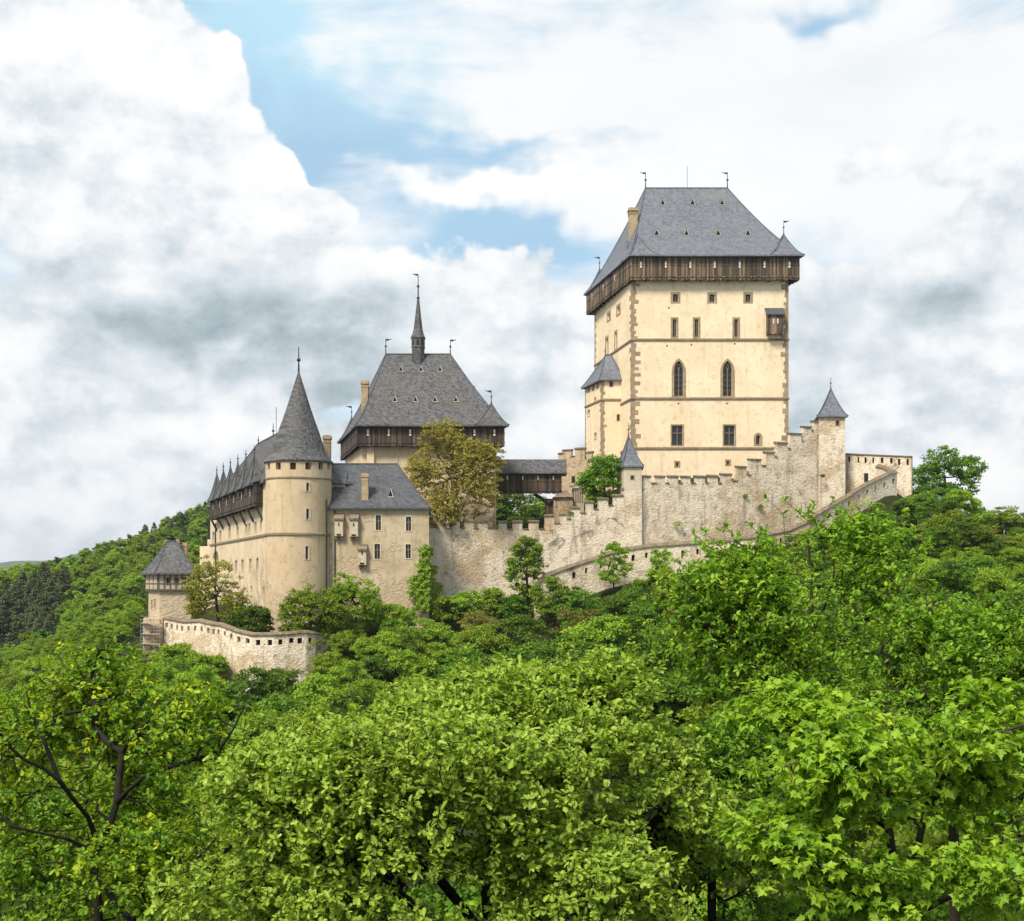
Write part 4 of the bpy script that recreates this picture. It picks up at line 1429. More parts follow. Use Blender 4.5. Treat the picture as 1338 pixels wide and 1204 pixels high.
def battlement(t, cells, Yof, zbot, thick=1.1, m='rubble', mm='turret'):
    """cells: (px0, px1, level py, merlon top py or None) from left to right"""
    mb = MB()
    prev = None
    rnd = random.Random(3)
    for px0, px1, lv, top in cells:
        Ya, Yb = Yof(px0), Yof(px1)
        a, b = Vector(P2(px0, Ya)), Vector(P2(px1, Yb))
        Ym = (Ya + Yb) / 2
        z = Zp(lv, Ym)
        d = (b - a).normalized()
        nb = Vector((-d.y, d.x)) * thick
        za = zb = z
        q0, q1 = Vector((a.x, a.y, 0)), Vector((b.x, b.y, 0))
        n3 = Vector((nb.x, nb.y, 0))

        def at(p, zz): return Vector((p.x, p.y, zz))
        w = (b - a).length
        k = max(1, int(w / 1.2))
        mb.poly([at(q0, zbot), at(q1, zbot), at(q1, z), at(q0, z)])
        mb.poly([at(q0 + n3, zbot), at(q1 + n3, zbot), at(q1 + n3, z), at(q0 + n3, z)])
        mb.poly([at(q0, z), at(q1, z), at(q1 + n3, z), at(q0 + n3, z)])
        if prev is None:
            mb.poly([at(q0, zbot), at(q0, z), at(q0 + n3, z), at(q0 + n3, zbot)])
        elif abs(prev - z) > 1e-4:
            lo, hi = min(prev, z), max(prev, z)
            mb.poly([at(q0, lo), at(q0, hi), at(q0 + n3, hi), at(q0 + n3, lo)])
        prev = z
        if top is None:                                    # tile slab lying in the gap between two merlons
            c = MB()
            c.box(at(q0, z + 0.01) - n3 * 0.12 + Vector((d.x, d.y, 0)) * 0.05, (q1 - q0) * 0.94, n3 * 1.2, (0, 0, 0.13))
            c.build('sill', M['coping'], t)
            continue
        zt = Zp(top, Ym)
        tw = 0.62 * thick / thick
        c = MB()
        j = [rnd.uniform(-0.05, 0.05) for _ in range(4)]
        e = Vector((d.x, d.y, 0)) * 0.03
        c.box(at(q0, z) + e * j[0] * 10, (q1 - q0) - e * (j[0] + j[1]) * 10, n3 * 0.62, (0, 0, zt - z - 0.2), skip=('bottom',))
        mo = c.build('merlon', M[m], t)
        c = MB()
        o = at(q0, zt - 0.22) - Vector((d.x, d.y, 0)) * 0.09 - n3 * 0.12
        L = (q1 - q0) + Vector((d.x, d.y, 0)) * 0.18
        W = n3 * 0.88
        h = 0.36 + rnd.uniform(-0.05, 0.08)
        vs = [o, o + L, o + L + W, o + W, o + Vector((0, 0, 0.2)), o + L + Vector((0, 0, 0.2)), o + L + W + Vector((0, 0, h)), o + W + Vector((0, 0, h))]
        c.add(vs, [[0, 3, 2, 1], [4, 5, 6, 7], [0, 1, 5, 4], [1, 2, 6, 5], [2, 3, 7, 6], [3, 0, 4, 7]])
        c.build('coping', M['coping'], mo)
    mb.build('wall', M[m], t)


def build_curtain():
    Yt = [(555, 175.5), (640, 178), (700, 179), (760, 179.5), (815, 180), (845, 180.5), (960, 184), (1085, 190)]
    Yof = lambda x: interp(Yt, x)
    mer = [(555, 565, 677), (569.6, 583, 677), (589.5, 601, 679), (607, 619, 680), (625.5, 637, 681), (651.8, 662.4, 682), (670, 682.6, 681), (691, 704, 680.5), (711.8, 724, 673.2), (732, 740.2, 671.4), (746.5, 757.7, 663.2),
           (765.6, 775.6, 655.3), (781.7, 794.7, 651), (801.4, 815, 647), (839.5, 850.2, 621.8), (858, 869, 621.8), (874.4, 886.2, 621.8), (891.6, 902, 622.2), (909, 921.4, 622), (926, 938, 621.5), (943, 956, 619),
           (964, 975.3, 609.3), (980.2, 994.3, 599.6), (1001, 1012, 590.6), (1015.2, 1028.7, 578.2), (1032.6, 1047.3, 566), (1049.6, 1059.8, 557), (1062.7, 1071, 549.8)]
    lev = [(563, 690), (640, 691), (708, 692), (728, 684.5), (743, 679), (762, 671), (779, 666), (799, 661), (818, 656), (838, 631.5), (911, 632), (942, 632), (960, 629), (978, 621), (998, 609), (1014.5, 598), (1031, 587), (1049, 577), (1067, 563.5), (1090, 556)]

    def level(x):
        for a, b in lev:
            if x <= a + 6: return b
        return lev[-1][1]
    cells = []
    x = 555.0
    for a, b, top in mer:
        if a > x + 0.3:
            if x < 815.5 < a:
                cells.append((x, a, 640, 639))
            else:
                l = level((a + x) / 2)
                cells.append((x, a, l, None))
        l2 = level((a + b) / 2)
        cells.append((a, b, max(l2, top + 6), top))
        x = b
    cells.append((x, 1086, 556, None))
    t = thing('curtain_wall', 'long pale rubble curtain wall with battlements stepping up towards the right', 'castle wall', (10, 180, 0))
    battlement(t, cells, Yof, -4.0)

    def square_turret(name, label, poly, z0, z1, apex, eo, m, wins, fh, zs):
        tt = thing(name, label, 'turret', ((poly[0][0] + poly[2][0]) / 2, (poly[0][1] + poly[2][1]) / 2, z0))
        f = Plane(poly[0], poly[1])
        ops = [f.op(*w) for w in wins]
        walls(tt, poly, zs, z1, {0: ops}, m)
        base = MB()
        base.prism(poly, z0, zs, top=False)
        base.build('base', M['rubble'], tt)
        for o in ops: window(tt, f, o, 0.12, '', 'stone')
        hip_roof(tt, offset_poly(poly, eo), apex[:2], apex[:2], z1 - 0.05, apex[2], 'slate', 1.35, n=9)
        finial(tt, apex, fh, 0.05)
    a, b, d = P2(815.4, 179.85), P2(838.7, 179.85), P2(806, 184.5)
    square_turret('wall_turret', 'small square turret with pointed slate roof in front of the keep, beside the green bush', [a, b, (b[0] + d[0] - a[0] + 1.0, 184.5), d], -3, Zp(607.5, 179), P(821.3, 570, 181.5), 0.3, 'turret', [(824.3, 622, 828, 626.5)], 1.9, Zp(641, 179))
    a, b, d = P2(1070, 189.0), P2(1104.3, 189.0), P2(1066, 194.5)
    square_turret('corner_turret', 'small turret with pointed slate roof at the far right end of the battlements', [a, b, (b[0] - 0.6, 194.5), d], 3, Zp(543.5, 189), P(1085.5, 508, 191.5), 0.35, 'rubble_warm', [(1092.3, 550, 1096.4, 556)], 1.7, Zp(600, 189))


class Sloped:
    """wall plane whose z is measured from a sloping top edge A..B (3D points)"""
    def __init__(s, A, B):
        s.A, s.B = Vector(A), Vector(B)
        s.p = Plane(s.A, s.B)
        s.L = s.p.L

    def __call__(s, u, z, o=0.0):
        t = u / s.L
        return s.p(u, s.A.z * (1 - t) + s.B.z * t + z, o)


def embrasure_wall(t, pts, H, sp=2.2, ew=0.55, eh=0.7, drop=0.75, thick=0.7, m='rubble_warm', cap=0.3, skip=()):
    pts = [P(*p) for p in pts]
    mb, cp = MB(), MB()
    holes = []
    for k in range(len(pts) - 1):
        f = Sloped(pts[k], pts[k + 1])
        n = max(0, int(round(f.L / sp))) if k not in skip else 0
        ops = []
        for q in range(n):
            uc = f.L * (q + 0.5 + random.uniform(-0.13, 0.13)) / n
            w2, dh = ew / 2 * random.uniform(0.75, 1.2), random.uniform(-0.1, 0.1)
            ops.append((uc - w2, uc + w2, -drop - eh + dh, -drop + dh * 0.4, '', 0.5))
        facade(mb, f, [0, f.L], [-H, 0], ops)
        mb.poly([f(0, 0, -thick), f(f.L, 0, -thick), f(f.L, -H, -thick), f(0, -H, -thick)])
        mb.poly([f(0, 0, 0), f(f.L, 0, 0), f(f.L, 0, -thick), f(0, 0, -thick)])
        holes += [(f, o) for o in ops]
        # tiled coping with a low ridge
        e = 0.02 if k else 0.1
        q = [(0.16, 0.02), (0.16, 0.14), (-thick / 2, cap + 0.12), (-thick - 0.16, 0.14), (-thick - 0.16, 0.02)]
        for a in range(4):
            (o0, z0), (o1, z1) = q[a], q[a + 1]
            cp.poly([f(0, z0, o0), f(f.L, z0, o0), f(f.L, z1, o1), f(0, z1, o1)])
        cp.poly([f(0, z, o) for o, z in q]); cp.poly([f(f.L, z, o) for o, z in q])
        cp.poly([f(0, 0.02, 0.16), f(f.L, 0.02, 0.16), f(f.L, 0.02, -thick - 0.16), f(0, 0.02, -thick - 0.16)])
    for f, u in ((Sloped(pts[0], pts[1]), 0), (Sloped(pts[-2], pts[-1]), (pts[-1] - pts[-2]).to_2d().length)):
        mb.poly([f(u, 0, 0), f(u, -H, 0), f(u, -H, -thick), f(u, 0, -thick)])
    mb.build('wall', M[m], t)
    cp.build('coping', M['coping'], t)
    for f, o in holes:
        c = MB()
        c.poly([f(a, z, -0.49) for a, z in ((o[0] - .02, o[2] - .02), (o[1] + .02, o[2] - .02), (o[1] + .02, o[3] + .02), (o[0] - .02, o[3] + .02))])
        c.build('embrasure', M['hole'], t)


def build_outer_walls():
    t = thing('ramp_wall', 'low outer wall with embrasures climbing the slope below the battlements', 'castle wall', P(930, 720, 172))
    embrasure_wall(t, [(700, 768, 165.5), (712, 755, 166), (741, 744, 167), (777, 732.6, 168), (792.5, 726, 168.5), (819, 719.6, 169), (853, 715, 169.5), (880, 713.6, 170), (925, 710, 170.5), (985, 704, 171), (1030, 695, 172), (1057, 683, 173), (1064, 676, 173.5), (1103, 653.5, 177), (1129, 637, 179.5), (1162, 621, 183), (1172, 619, 184), (1160, 613, 187), (1149, 611, 189)],
                   4.6, 2.3, 0.5, 0.8, 0.7, 0.6, cap=0.42)
    t = thing('end_wall', 'straight pale wall with a row of small slits right of the corner turret', 'castle wall', P(1148, 640, 190))
    embrasure_wall(t, [(1104.5, 594, 192), (1191, 597.6, 187.5)], 9.0, 1.25, 0.32, 0.9, 0.3, 1.0, cap=0.12)
    f = Plane(P2(1104.5, 192), P2(1191, 187.5))
    o = f.op(1129, 618.5, 1134.5, 630)
    mb = MB()
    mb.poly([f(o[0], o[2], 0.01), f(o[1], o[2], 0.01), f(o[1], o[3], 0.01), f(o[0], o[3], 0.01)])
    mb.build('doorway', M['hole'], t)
    t = thing('enclosure_wall', 'sunlit curved pale wall with loopholes round the foot of the round tower', 'castle wall', P(315, 850, 148))
    embrasure_wall(t, [(214, 809, 158), (241, 814, 155), (260, 813, 153), (275, 816.5, 151.5), (289, 818.5, 150), (308, 826, 148), (329, 831, 147), (358, 831, 146.8), (400, 828, 147.8), (412, 829, 148.5), (442, 838, 153)], 11.0, 1.25, 0.5, 0.62, 0.45, 0.75)
    # crenellated shell wall in front of the keep, behind the bridge
    t = thing('shell_wall', 'warm crumbling wall with battlements between the covered bridge and the keep', 'castle wall', P(755, 640, 201))
    cells = [(729.5, 735, 598, 592), (735, 746.5, 597, 587.5), (746.5, 751, 597, None), (751, 764, 596, 585.5), (764, 766, 600, None), (766, 773.5, 602, 590.5), (773.5, 775.5, 607, None), (775.5, 782, 610, 598), (782, 800, 618, None)]
    battlement(t, cells, lambda x: 203.5 - (x - 730) * 0.05, 4.0, 1.0, 'rubble_ochre')
    f = Plane(P2(729.5, 203.5), P2(800, 200))
    o = f.op(746.8, 622.5, 751.2, 631)
    mb = MB()
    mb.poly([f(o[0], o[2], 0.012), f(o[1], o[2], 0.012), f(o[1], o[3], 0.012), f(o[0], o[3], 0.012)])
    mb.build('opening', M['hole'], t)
    t = thing('stone_lodge', 'little stone lodge with lean-to roof under the right end of the covered bridge', 'lodge', P(742, 660, 192))
    a, b = P2(724, 190.5), P2(748.5, 190.5)
    w = MB()
    w.prism([a, b, (b[0], 194.5), (a[0], 194.5)], 4, Zp(650, 190.5))
    w.build('wall', M['rubble_ochre'], t)
    w = MB()
    a, b = P2(722.5, 190.1), P2(749.5, 190.1)
    z = Zp(650, 190.5)
    w.add([(a[0], 190.1, z), (b[0], 190.1, z), (b[0], 194.9, z), (a[0], 194.9, z), (a[0] + .8, 190.7, z + 0.4), (b[0] - 1, 191.5, z + 1.1), (b[0] - 1, 194.7, z + 1.3), (a[0] + 1, 194.7, z + 1.0)], [[0, 3, 2, 1], [4, 5, 6, 7], [0, 1, 5, 4], [1, 2, 6, 5], [2, 3, 7, 6], [3, 0, 4, 7]])
    w.build('roof', M['coping'], t)
    w = MB()
    a, b = P2(748.6, 191.5), P2(763, 191.5)
    w.prism([a, b, (b[0], 195), (a[0], 195)], 4, Zp(638, 191.5))
    o = w.build('shed', M['infill'], t)
    w = MB()
    a, b = P2(745.5, 191.1), P2(766, 191.1)
    z = Zp(638, 191.5)
    q = [Vector((a[0], 191.1, z)), Vector((b[0], 191.1, z + 0.6)), Vector((b[0], 195.4, z + 1.1)), Vector((a[0], 195.4, z + 0.5))]
    d = Vector((0, 0, 0.14))
    w.add([v + d * .05 for v in q] + [v + d for v in q], [[0, 1, 2, 3], [4, 5, 6, 7], [0, 1, 5, 4], [1, 2, 6, 5], [2, 3, 7, 6], [3, 0, 4, 7]])
    w.build('shed_roof', M['coping'], o)
    w = MB()
    fs = Plane(P2(748.6, 191.5), P2(763, 191.5))
    for q in range(5):
        u = fs.L * (q + 0.08) / 5
        s = fs(u, Zp(657, 191.5), 0.005)
        w.box(s, fs(u + 0.14, Zp(657, 191.5), 0.005) - s, fs(u, Zp(657, 191.5), 0.05) - s, (0, 0, 1.9))
    w.build('slat', M['timber'], o)


def build_gate_tower():
    A, B, D = P2(206, 160), P2(254, 160.6), P2(190, 166)
    C = (B[0] + D[0] - A[0], 166.6)
    poly = [A, B, C, D]
    zt, zm, z0 = Zp(748.5, 160), Zp(772, 160), Zp(842, 160)
    t = thing('gate_tower', 'small half timbered tower with steep hipped slate roof at the far left of the castle', 'tower', ((A[0] + C[0]) / 2, 163, z0))
    low = offset_poly(poly, -0.3)
    lf, ll = Plane(low[0], low[1]), Plane(low[3], low[0])
    lops = [ll.op(197.8, 784, 199.6, 796), ll.op(201.6, 783, 203.6, 795)]
    walls(t, low, z0, zm, {3: lops}, 'turret', 'base')
    for o in lops: window(t, ll, o, 0.1, '', 'turret')
    f, l = Plane(A, B), Plane(D, A)
    fo = [f.op(x, 756, x + 4, 763.8) for x in (217.8, 228.4, 238.2)]
    walls(t, poly, zm, zt, {0: fo}, 'infill', 'upper_storey')
    for o in fo: window(t, f, o, 0.1, 'bars', 'timber')
    mb = MB()
    for p in (f, l):
        n = 6 if p is f else 3
        for q in range(n + 1):
            u = 0.02 + (p.L - 0.22) * q / n
            s = p(u, zm + 0.21, 0.005)
            mb.box(s, p(u + 0.18, zm + 0.21, 0.005) - s, p(u, zm + 0.21, 0.06) - s, (0, 0, zt - zm - 0.4))
        for z in (zm, zt - 0.18):
            s = p(-0.04, z, 0.003)
            mb.box(s, p(p.L + 0.04, z, 0.003) - s, p(-0.04, z, 0.075) - s, (0, 0, 0.2))
        s = p(0, zm + 0.85, 0.004)
        mb.box(s, p(p.L, zm + 0.85, 0.004) - s, p(0, zm + 0.85, 0.05) - s, (0, 0, 0.13))
    mb.build('timber_frame', M['timber'], t)
    e = offset_poly(poly, 0.55)
    roof, rings = hip_roof(t, e, P2(217.5, 163.4), P2(230.5, 163.2), zt - 0.02, Zp(708, 163.3), 'slate_old', 1.28)
    chimney(t, (X(242, 164.4), 164.4), 0.6, 0.6, Zp(730, 164.4), Zp(709, 164.4))
    chimney(t, (X(232.5, 163.6), 163.6), 0.4, 0.4, Zp(715, 163.6), Zp(705, 163.6))
    chimney(t, (X(218.5, 163.7), 163.7), 0.45, 0.45, Zp(715, 163.7), Zp(706, 163.7))
    mb = MB()
    mb.prism([P2(187, 158.4), P2(213, 157.8), P2(216, 163), P2(188.5, 165)], Zp(860, 159), Zp(809, 159))
    mb.build('plinth', M['rubble_ochre'], t)  # darker ochre masonry puts the shade on the plinth into its colour
    t = thing('scaffold', 'grey tube scaffold with plank decks at the foot of the half timbered tower', 'scaffold', (X(190, 157), 157, Zp(845, 157)))
    zs = [Zp(y, 157) for y in (842, 829, 815)]
    pos = [P2(x, y) for x, y in ((184, 157.8), (192.5, 157.0), (201, 156.6), (209, 156.3))]
    for p in pos:
        for k, dy in enumerate((0, 1.0)):
            mb = MB()
            mb.tube([(p[0], p[1] + dy, zs[0] - 2), (p[0], p[1] + dy, zs[2] + random.uniform(0.3, 0.8))], 0.03, 5)
            mb.build('upright', M['steel'], t)
    for z in zs:
        mb = MB()
        mb.tube([(p[0], p[1], z + 0.9) for p in pos], 0.028, 5)
        mb.tube([(p[0], p[1] - 0.05, z + 0.45) for p in pos], 0.028, 5)
        mb.build('rail', M['steel'], t)
        mb = MB()
        for k in range(3):
            a, b = pos[k], pos[k + 1]
            mb.add([(a[0], a[1], z), (b[0], b[1], z), (b[0], b[1] + 1, z), (a[0], a[1] + 1, z), (a[0], a[1], z + .06), (b[0], b[1], z + .06), (b[0], b[1] + 1, z + .06), (a[0], a[1] + 1, z + .06)], [[0, 1, 2, 3], [4, 5, 6, 7], [0, 1, 5, 4], [2, 3, 7, 6]])
        mb.build('deck', M['infill'], t)


build_great_tower()
build_church_tower()
build_round_tower()
build_palace()
build_residence()
build_bridge()
build_curtain()
build_outer_walls()
build_gate_tower()


# ------------------------------------------------------------------ leaves and branching
def leaf_template(kind):
    if kind == 'oak':
        half = [(0.0, 0.0), (0.05, 0.10), (0.19, 0.18), (0.09, 0.30), (0.29, 0.40), (0.13, 0.54), (0.35, 0.66), (0.18, 0.77), (0.23, 0.93), (0.0, 1.0)]
    elif kind == 'maple':
        half = [(0.0, 0.0), (0.18, -0.02), (0.33, 0.08), (0.24, 0.20), (0.44, 0.30), (0.56, 0.50), (0.40, 0.52), (0.26, 0.50), (0.24, 0.68), (0.13, 0.78), (0.0, 1.05)]
    elif kind == 'ovate':
        half = [(0.0, 0.0), (0.20, 0.22), (0.27, 0.48), (0.17, 0.78), (0.0, 1.0)]
    else:
        half = None
    if half is None:                # small kite for distant foliage
        V = np.array([(0, 0, 0), (0.36, 0.45, 0.10), (0, 1, -0.05), (-0.36, 0.45, 0.10)], float)
        return V, [[0, 1, 2, 3]]
    V, n = [], len(half)
    for x, y in half: V.append((x, y, 0.28 * x - 0.22 * y * y - (0.35 * x * x if kind == 'maple' else 0)))
    for x, y in half[1:-1]: V.append((-x, y, 0.28 * x - 0.22 * y * y - (0.35 * x * x if kind == 'maple' else 0)))
    right = list(range(n))
    left = [0] + list(range(n, n + n - 2)) + [n - 1]
    return np.array(V, float), [right, left[::-1]]


def leaves_mesh(name, kind, pos, dirs, nrm, size, tint):
    V, faces = leaf_template(kind)
    t = dirs / np.maximum(np.linalg.norm(dirs, axis=1, keepdims=True), 1e-9)
    nn = nrm - t * (nrm * t).sum(1, keepdims=True)
    nn /= np.maximum(np.linalg.norm(nn, axis=1, keepdims=True), 1e-9)
    s = np.cross(t, nn)
    sz = size[:, None, None]
    W = pos[:, None, :] + sz * (V[None, :, 0:1] * s[:, None, :] + V[None, :, 1:2] * t[:, None, :] + V[None, :, 2:3] * nn[:, None, :])
    k, N = len(V), len(pos)
    fl = np.concatenate([np.array(f) for f in faces])
    ft = np.array([len(f) for f in faces])
    loops = (np.arange(N)[:, None] * k + fl[None, :]).ravel()
    tot = np.tile(ft, N)
    starts = np.concatenate([[0], np.cumsum(tot)[:-1]])
    return mesh_np(name, W.reshape(-1, 3), loops, starts, np.repeat(np.clip(tint, 0, 1), k))


def grow(seeds, tips, rng, step=0.5, r_tip=0.008, power=2.3, wig=0.10, lift=0.12, reach=0.25):
    """joins every tip to the nearest part of the skeleton; seeds = list of polylines (the first is the trunk)"""
    pos, par = [], []
    for pl in seeds:
        base = None
        if pos:
            d = ((np.array(pos) - np.array(pl[0])) ** 2).sum(1)
            base = int(d.argmin())
        for p in pl:
            if base is not None and len(pos) and par and ((np.array(p) - np.array(pos[base])) ** 2).sum() < 1e-8: continue
            pos.append(tuple(p)); par.append(-1 if base is None else base)
            base = len(pos) - 1
    cap = len(pos) + len(tips) * 14 + 10
    A = np.zeros((cap, 3)); A[:len(pos)] = pos
    n = len(pos)
    plen = np.zeros(cap)
    d0 = np.array([np.sqrt(((A[:n] - t) ** 2).sum(1).min()) for t in tips])
    tipn = np.full(len(tips), -1)
    for ti in np.argsort(d0):
        t = tips[ti]
        dd = np.sqrt(((A[:n] - t) ** 2).sum(1)) + reach * plen[:n] + 0.25 * np.maximum(0, A[:n, 2] - t[2])
        b = int(dd.argmin())
        L = float(np.linalg.norm(t - A[b]))
        m = int(min(12, max(1, round(L / step))))
        p0 = A[b].copy()
        side = rng.normal(0, wig * L, 3)
        side[2] = -abs(lift) * L * 0.5
        prev = b
        for q in range(1, m + 1):
            f = q / m
            A[n] = p0 * (1 - f) + t * f + side * math.sin(math.pi * f) * (1 if m > 1 else 0)
            par.append(prev)
            plen[n] = plen[prev] + L / m
            prev = n
            n += 1
        tipn[ti] = prev
    A = A[:n]
    par = np.array(par)
    w = np.zeros(n)
    w[tipn] += r_tip ** power
    for i in range(n - 1, 0, -1):
        if w[i] == 0: w[i] = (r_tip) ** power
        if par[i] >= 0: w[par[i]] += w[i]
    return A, par, w ** (1 / power), tipn


def branch_mesh(name, A, par, rad, sides=5, rmin=0.0):
    idx = np.where((par >= 0) & (rad >= rmin))[0]
    p1, p0 = A[idx], A[par[idx]]
    r1 = rad[idx]
    r0 = np.minimum(rad[par[idx]], r1 * 1.6)
    d = p1 - p0
    d /= np.maximum(np.linalg.norm(d, axis=1, keepdims=True), 1e-9)
    ref = np.tile(np.array([0.31, 0.2, 0.93]), (len(idx), 1))
    a = np.cross(d, ref); a /= np.maximum(np.linalg.norm(a, axis=1, keepdims=True), 1e-6)
    b = np.cross(d, a)
    an = np.arange(sides) * 2 * math.pi / sides
    ring = a[:, None, :] * np.cos(an)[None, :, None] + b[:, None, :] * np.sin(an)[None, :, None]
    p0e = p0 - d * (r0 * 0.4)[:, None]
    V = np.concatenate([p0e[:, None, :] + ring * r0[:, None, None], p1[:, None, :] + ring * r1[:, None, None]], 1)
    q = np.arange(sides)
    fl = np.stack([q, (q + 1) % sides, (q + 1) % sides + sides, q + sides], -1).ravel()
    loops = (np.arange(len(idx))[:, None] * 2 * sides + fl[None, :]).ravel()
    me = mesh_np(name, V.reshape(-1, 3), loops, np.arange(len(idx) * sides) * 4)
    me.polygons.foreach_set('use_smooth', [True] * len(me.polygons))
    return me


def unit(rng, n):
    v = rng.normal(0, 1, (n, 3))
    return v / np.linalg.norm(v, axis=1, keepdims=True)


def LB(px, py, Y, rx, ry, rd, w=1.0):
    return (np.array(P(px, py, Y)), np.array([rx / F * Y, rd, ry / F * Y]), w)


def sample_lobes(lobes, n, rng, shell=0.55, up=0.6, gap=0.0, gscale=1.0):
    ws = np.array([l[2] * (l[1][0] * l[1][2] + l[1][0] * l[1][1] + l[1][1] * l[1][2]) for l in lobes])
    ws /= ws.sum()
    out, outn = [], []
    ph = rng.uniform(0, 6.28, (6, 4))
    fr = rng.normal(0, 1, (6, 3)) * 1.5 / gscale
    tot = 0
    while tot < n:
        m = n
        li = rng.choice(len(lobes), m, p=ws)
        d = unit(rng, m)
        d[:, 2] = np.where((d[:, 2] < -0.2) & (rng.random(m) < up), -d[:, 2], d[:, 2])
        r = shell + (1 - shell) * np.sqrt(rng.random(m))
        c = np.array([lobes[i][0] for i in li]); R = np.array([lobes[i][1] for i in li])
        p = c + d * r[:, None] * R
        keep = np.ones(m, bool)
        for k, l in enumerate(lobes):
            q = (((p - l[0]) / l[1]) ** 2).sum(1)
            keep &= ~((q < (shell * 0.92) ** 2))
        if gap > 0:
            v = sum(np.sin(p @ fr[k] + ph[k, 0]) for k in range(6)) / 6
            keep &= v > (gap - 0.55) * 0.6
        out.append(p[keep]); outn.append((d / R * R.mean(1, keepdims=True))[keep])
        tot += keep.sum()
        if len(out) > 60: break
    p, nr = np.concatenate(out)[:n], np.concatenate(outn)[:n]
    return p, nr / np.linalg.norm(nr, axis=1, keepdims=True)


def detail_tree(name, label, cat, lobes, seeds, leaf, lsize, sprays, per, leaves_per, mat_leaf, mat_bark, seed=1, spray_r=0.35, r_tip=0.006,
                droop=0.0, group=None, shell=0.55, gap=0.0, gscale=1.0, yellow=0.0, flat=0.45, step=0.35, tint0=0.5, lift=0.12, wig=0.08, rmin=0.0, power=2.3, limb=None, boughs=None, rmax=0.085):
    """tree with every limb and leaf: sprays of twigs through the crown, a rosette of leaves on each twig"""
    rng = np.random.default_rng(seed)
    if boughs:                     # foliage masses of different size standing out of the crown, with hollows between
        bc, _ = sample_lobes(lobes, boughs[0], rng, 0.80, up=0.45)
        lobes = [(l[0], l[1] * 0.88, l[2] * boughs[3]) for l in lobes]
        for q in bc:
            r = rng.uniform(boughs[1], boughs[2])
            lobes.append((q, np.array([r, r, r * rng.uniform(0.55, 0.85)]), rng.uniform(0.7, 1.3)))
    c, nrm = sample_lobes(lobes, sprays, rng, shell, gap=gap, gscale=gscale)
    tips = np.repeat(c, per, 0) + rng.normal(0, 1, (len(c) * per, 3)) * spray_r * np.array([1, 1, flat])
    ctint = np.repeat(rng.normal(0, 0.15, len(c)), per)
    A, par, rad, tipn = grow(seeds, np.concatenate([c, tips]), rng, step, r_tip, lift=lift, wig=wig, power=power)
    if limb:
        k0 = 0
        for si, s in enumerate(seeds):
            r0, r1 = (limb[0], limb[1]) if si == 0 else (limb[1], limb[2])
            for q, p in enumerate(s):
                k = int(((A[:80] - np.array(p)) ** 2).sum(1).argmin())
                f = q / max(1, len(s) - 1)
                rad[k] = max(min(rad[k], r0 * 1.4), r0 * (1 - f) + r1 * f)
    rad = np.minimum(rad, rmax)
    root = thing(name, label, cat, seeds[0][0], group)
    off = np.array(seeds[0][0])
    link_mesh('trunk', branch_mesh('trunk', A - off, par, rad, rmin=rmin), mat_bark, root)
    tn = tipn[len(c):]
    tp = A[tn]
    td = tp - A[par[tn]]
    td /= np.maximum(np.linalg.norm(td, axis=1, keepdims=True), 1e-6)
    td[:, 2] += 0.35
    td /= np.linalg.norm(td, axis=1, keepdims=True)
    N = len(tp) * leaves_per
    T, D = np.repeat(tp, leaves_per, 0), np.repeat(td, leaves_per, 0)
    rv = unit(rng, N)
    rad_v = rv - D * (rv * D).sum(1, keepdims=True)
    rad_v /= np.maximum(np.linalg.norm(rad_v, axis=1, keepdims=True), 1e-6)
    back = rng.random(N) ** 1.5 * 1.6 * lsize
    pos = T - D * back[:, None] + rng.normal(0, 0.12 * lsize, (N, 3))
    dirs = D * rng.uniform(0.05, 1.1, (N, 1)) + rad_v
    dirs[:, 2] -= droop * rng.uniform(0.5, 1.4, N)
    ln = np.array([0, 0, 1.0]) + D * 0.25 + rng.normal(0, 0.38, (N, 3))
    size = lsize * rng.uniform(0.45, 1.3, N)
    tint = tint0 + np.repeat(ctint, leaves_per) + rng.normal(0, 0.13, N)
    if yellow > 0:
        zs = (T[:, 2] - T[:, 2].min()) / (np.ptp(T[:, 2]) + 1e-6)
        y = np.repeat(rng.random(len(tp)) < yellow, leaves_per) & (rng.random(N) < 0.85) & (zs > 0.2)
        tint = np.where(y, 0.97, tint)
    link_mesh('crown', leaves_mesh('crown', leaf, pos - off, dirs, ln, size, tint), mat_leaf, root)
    return root


def clump_leaves(centres, rc, per, lsize, rng, outward=1.0, squash=0.7):
    """leaf positions and frames for clumps of foliage (each a loose, ragged dome)"""
    N = len(centres) * per
    C = np.repeat(centres, per, 0)
    R = np.repeat(rc, per)
    d = unit(rng, N)
    d[:, 2] = np.where(d[:, 2] < -0.15, -d[:, 2] * rng.random(N), d[:, 2])
    r = (0.35 + 0.65 * np.sqrt(rng.random(N))) * rng.uniform(0.8, 1.15, N)
    pos = C + d * (R * r)[:, None] * np.array([1, 1, squash])
    nrm = d * outward + np.array([0, 0, 0.7]) + rng.normal(0, 0.45, (N, 3))
    dirs = rng.normal(0, 1, (N, 3)) + d * 0.6 + np.array([0, 0, -0.3])
    size = lsize * rng.uniform(0.6, 1.35, N)
    return pos, dirs, nrm, size


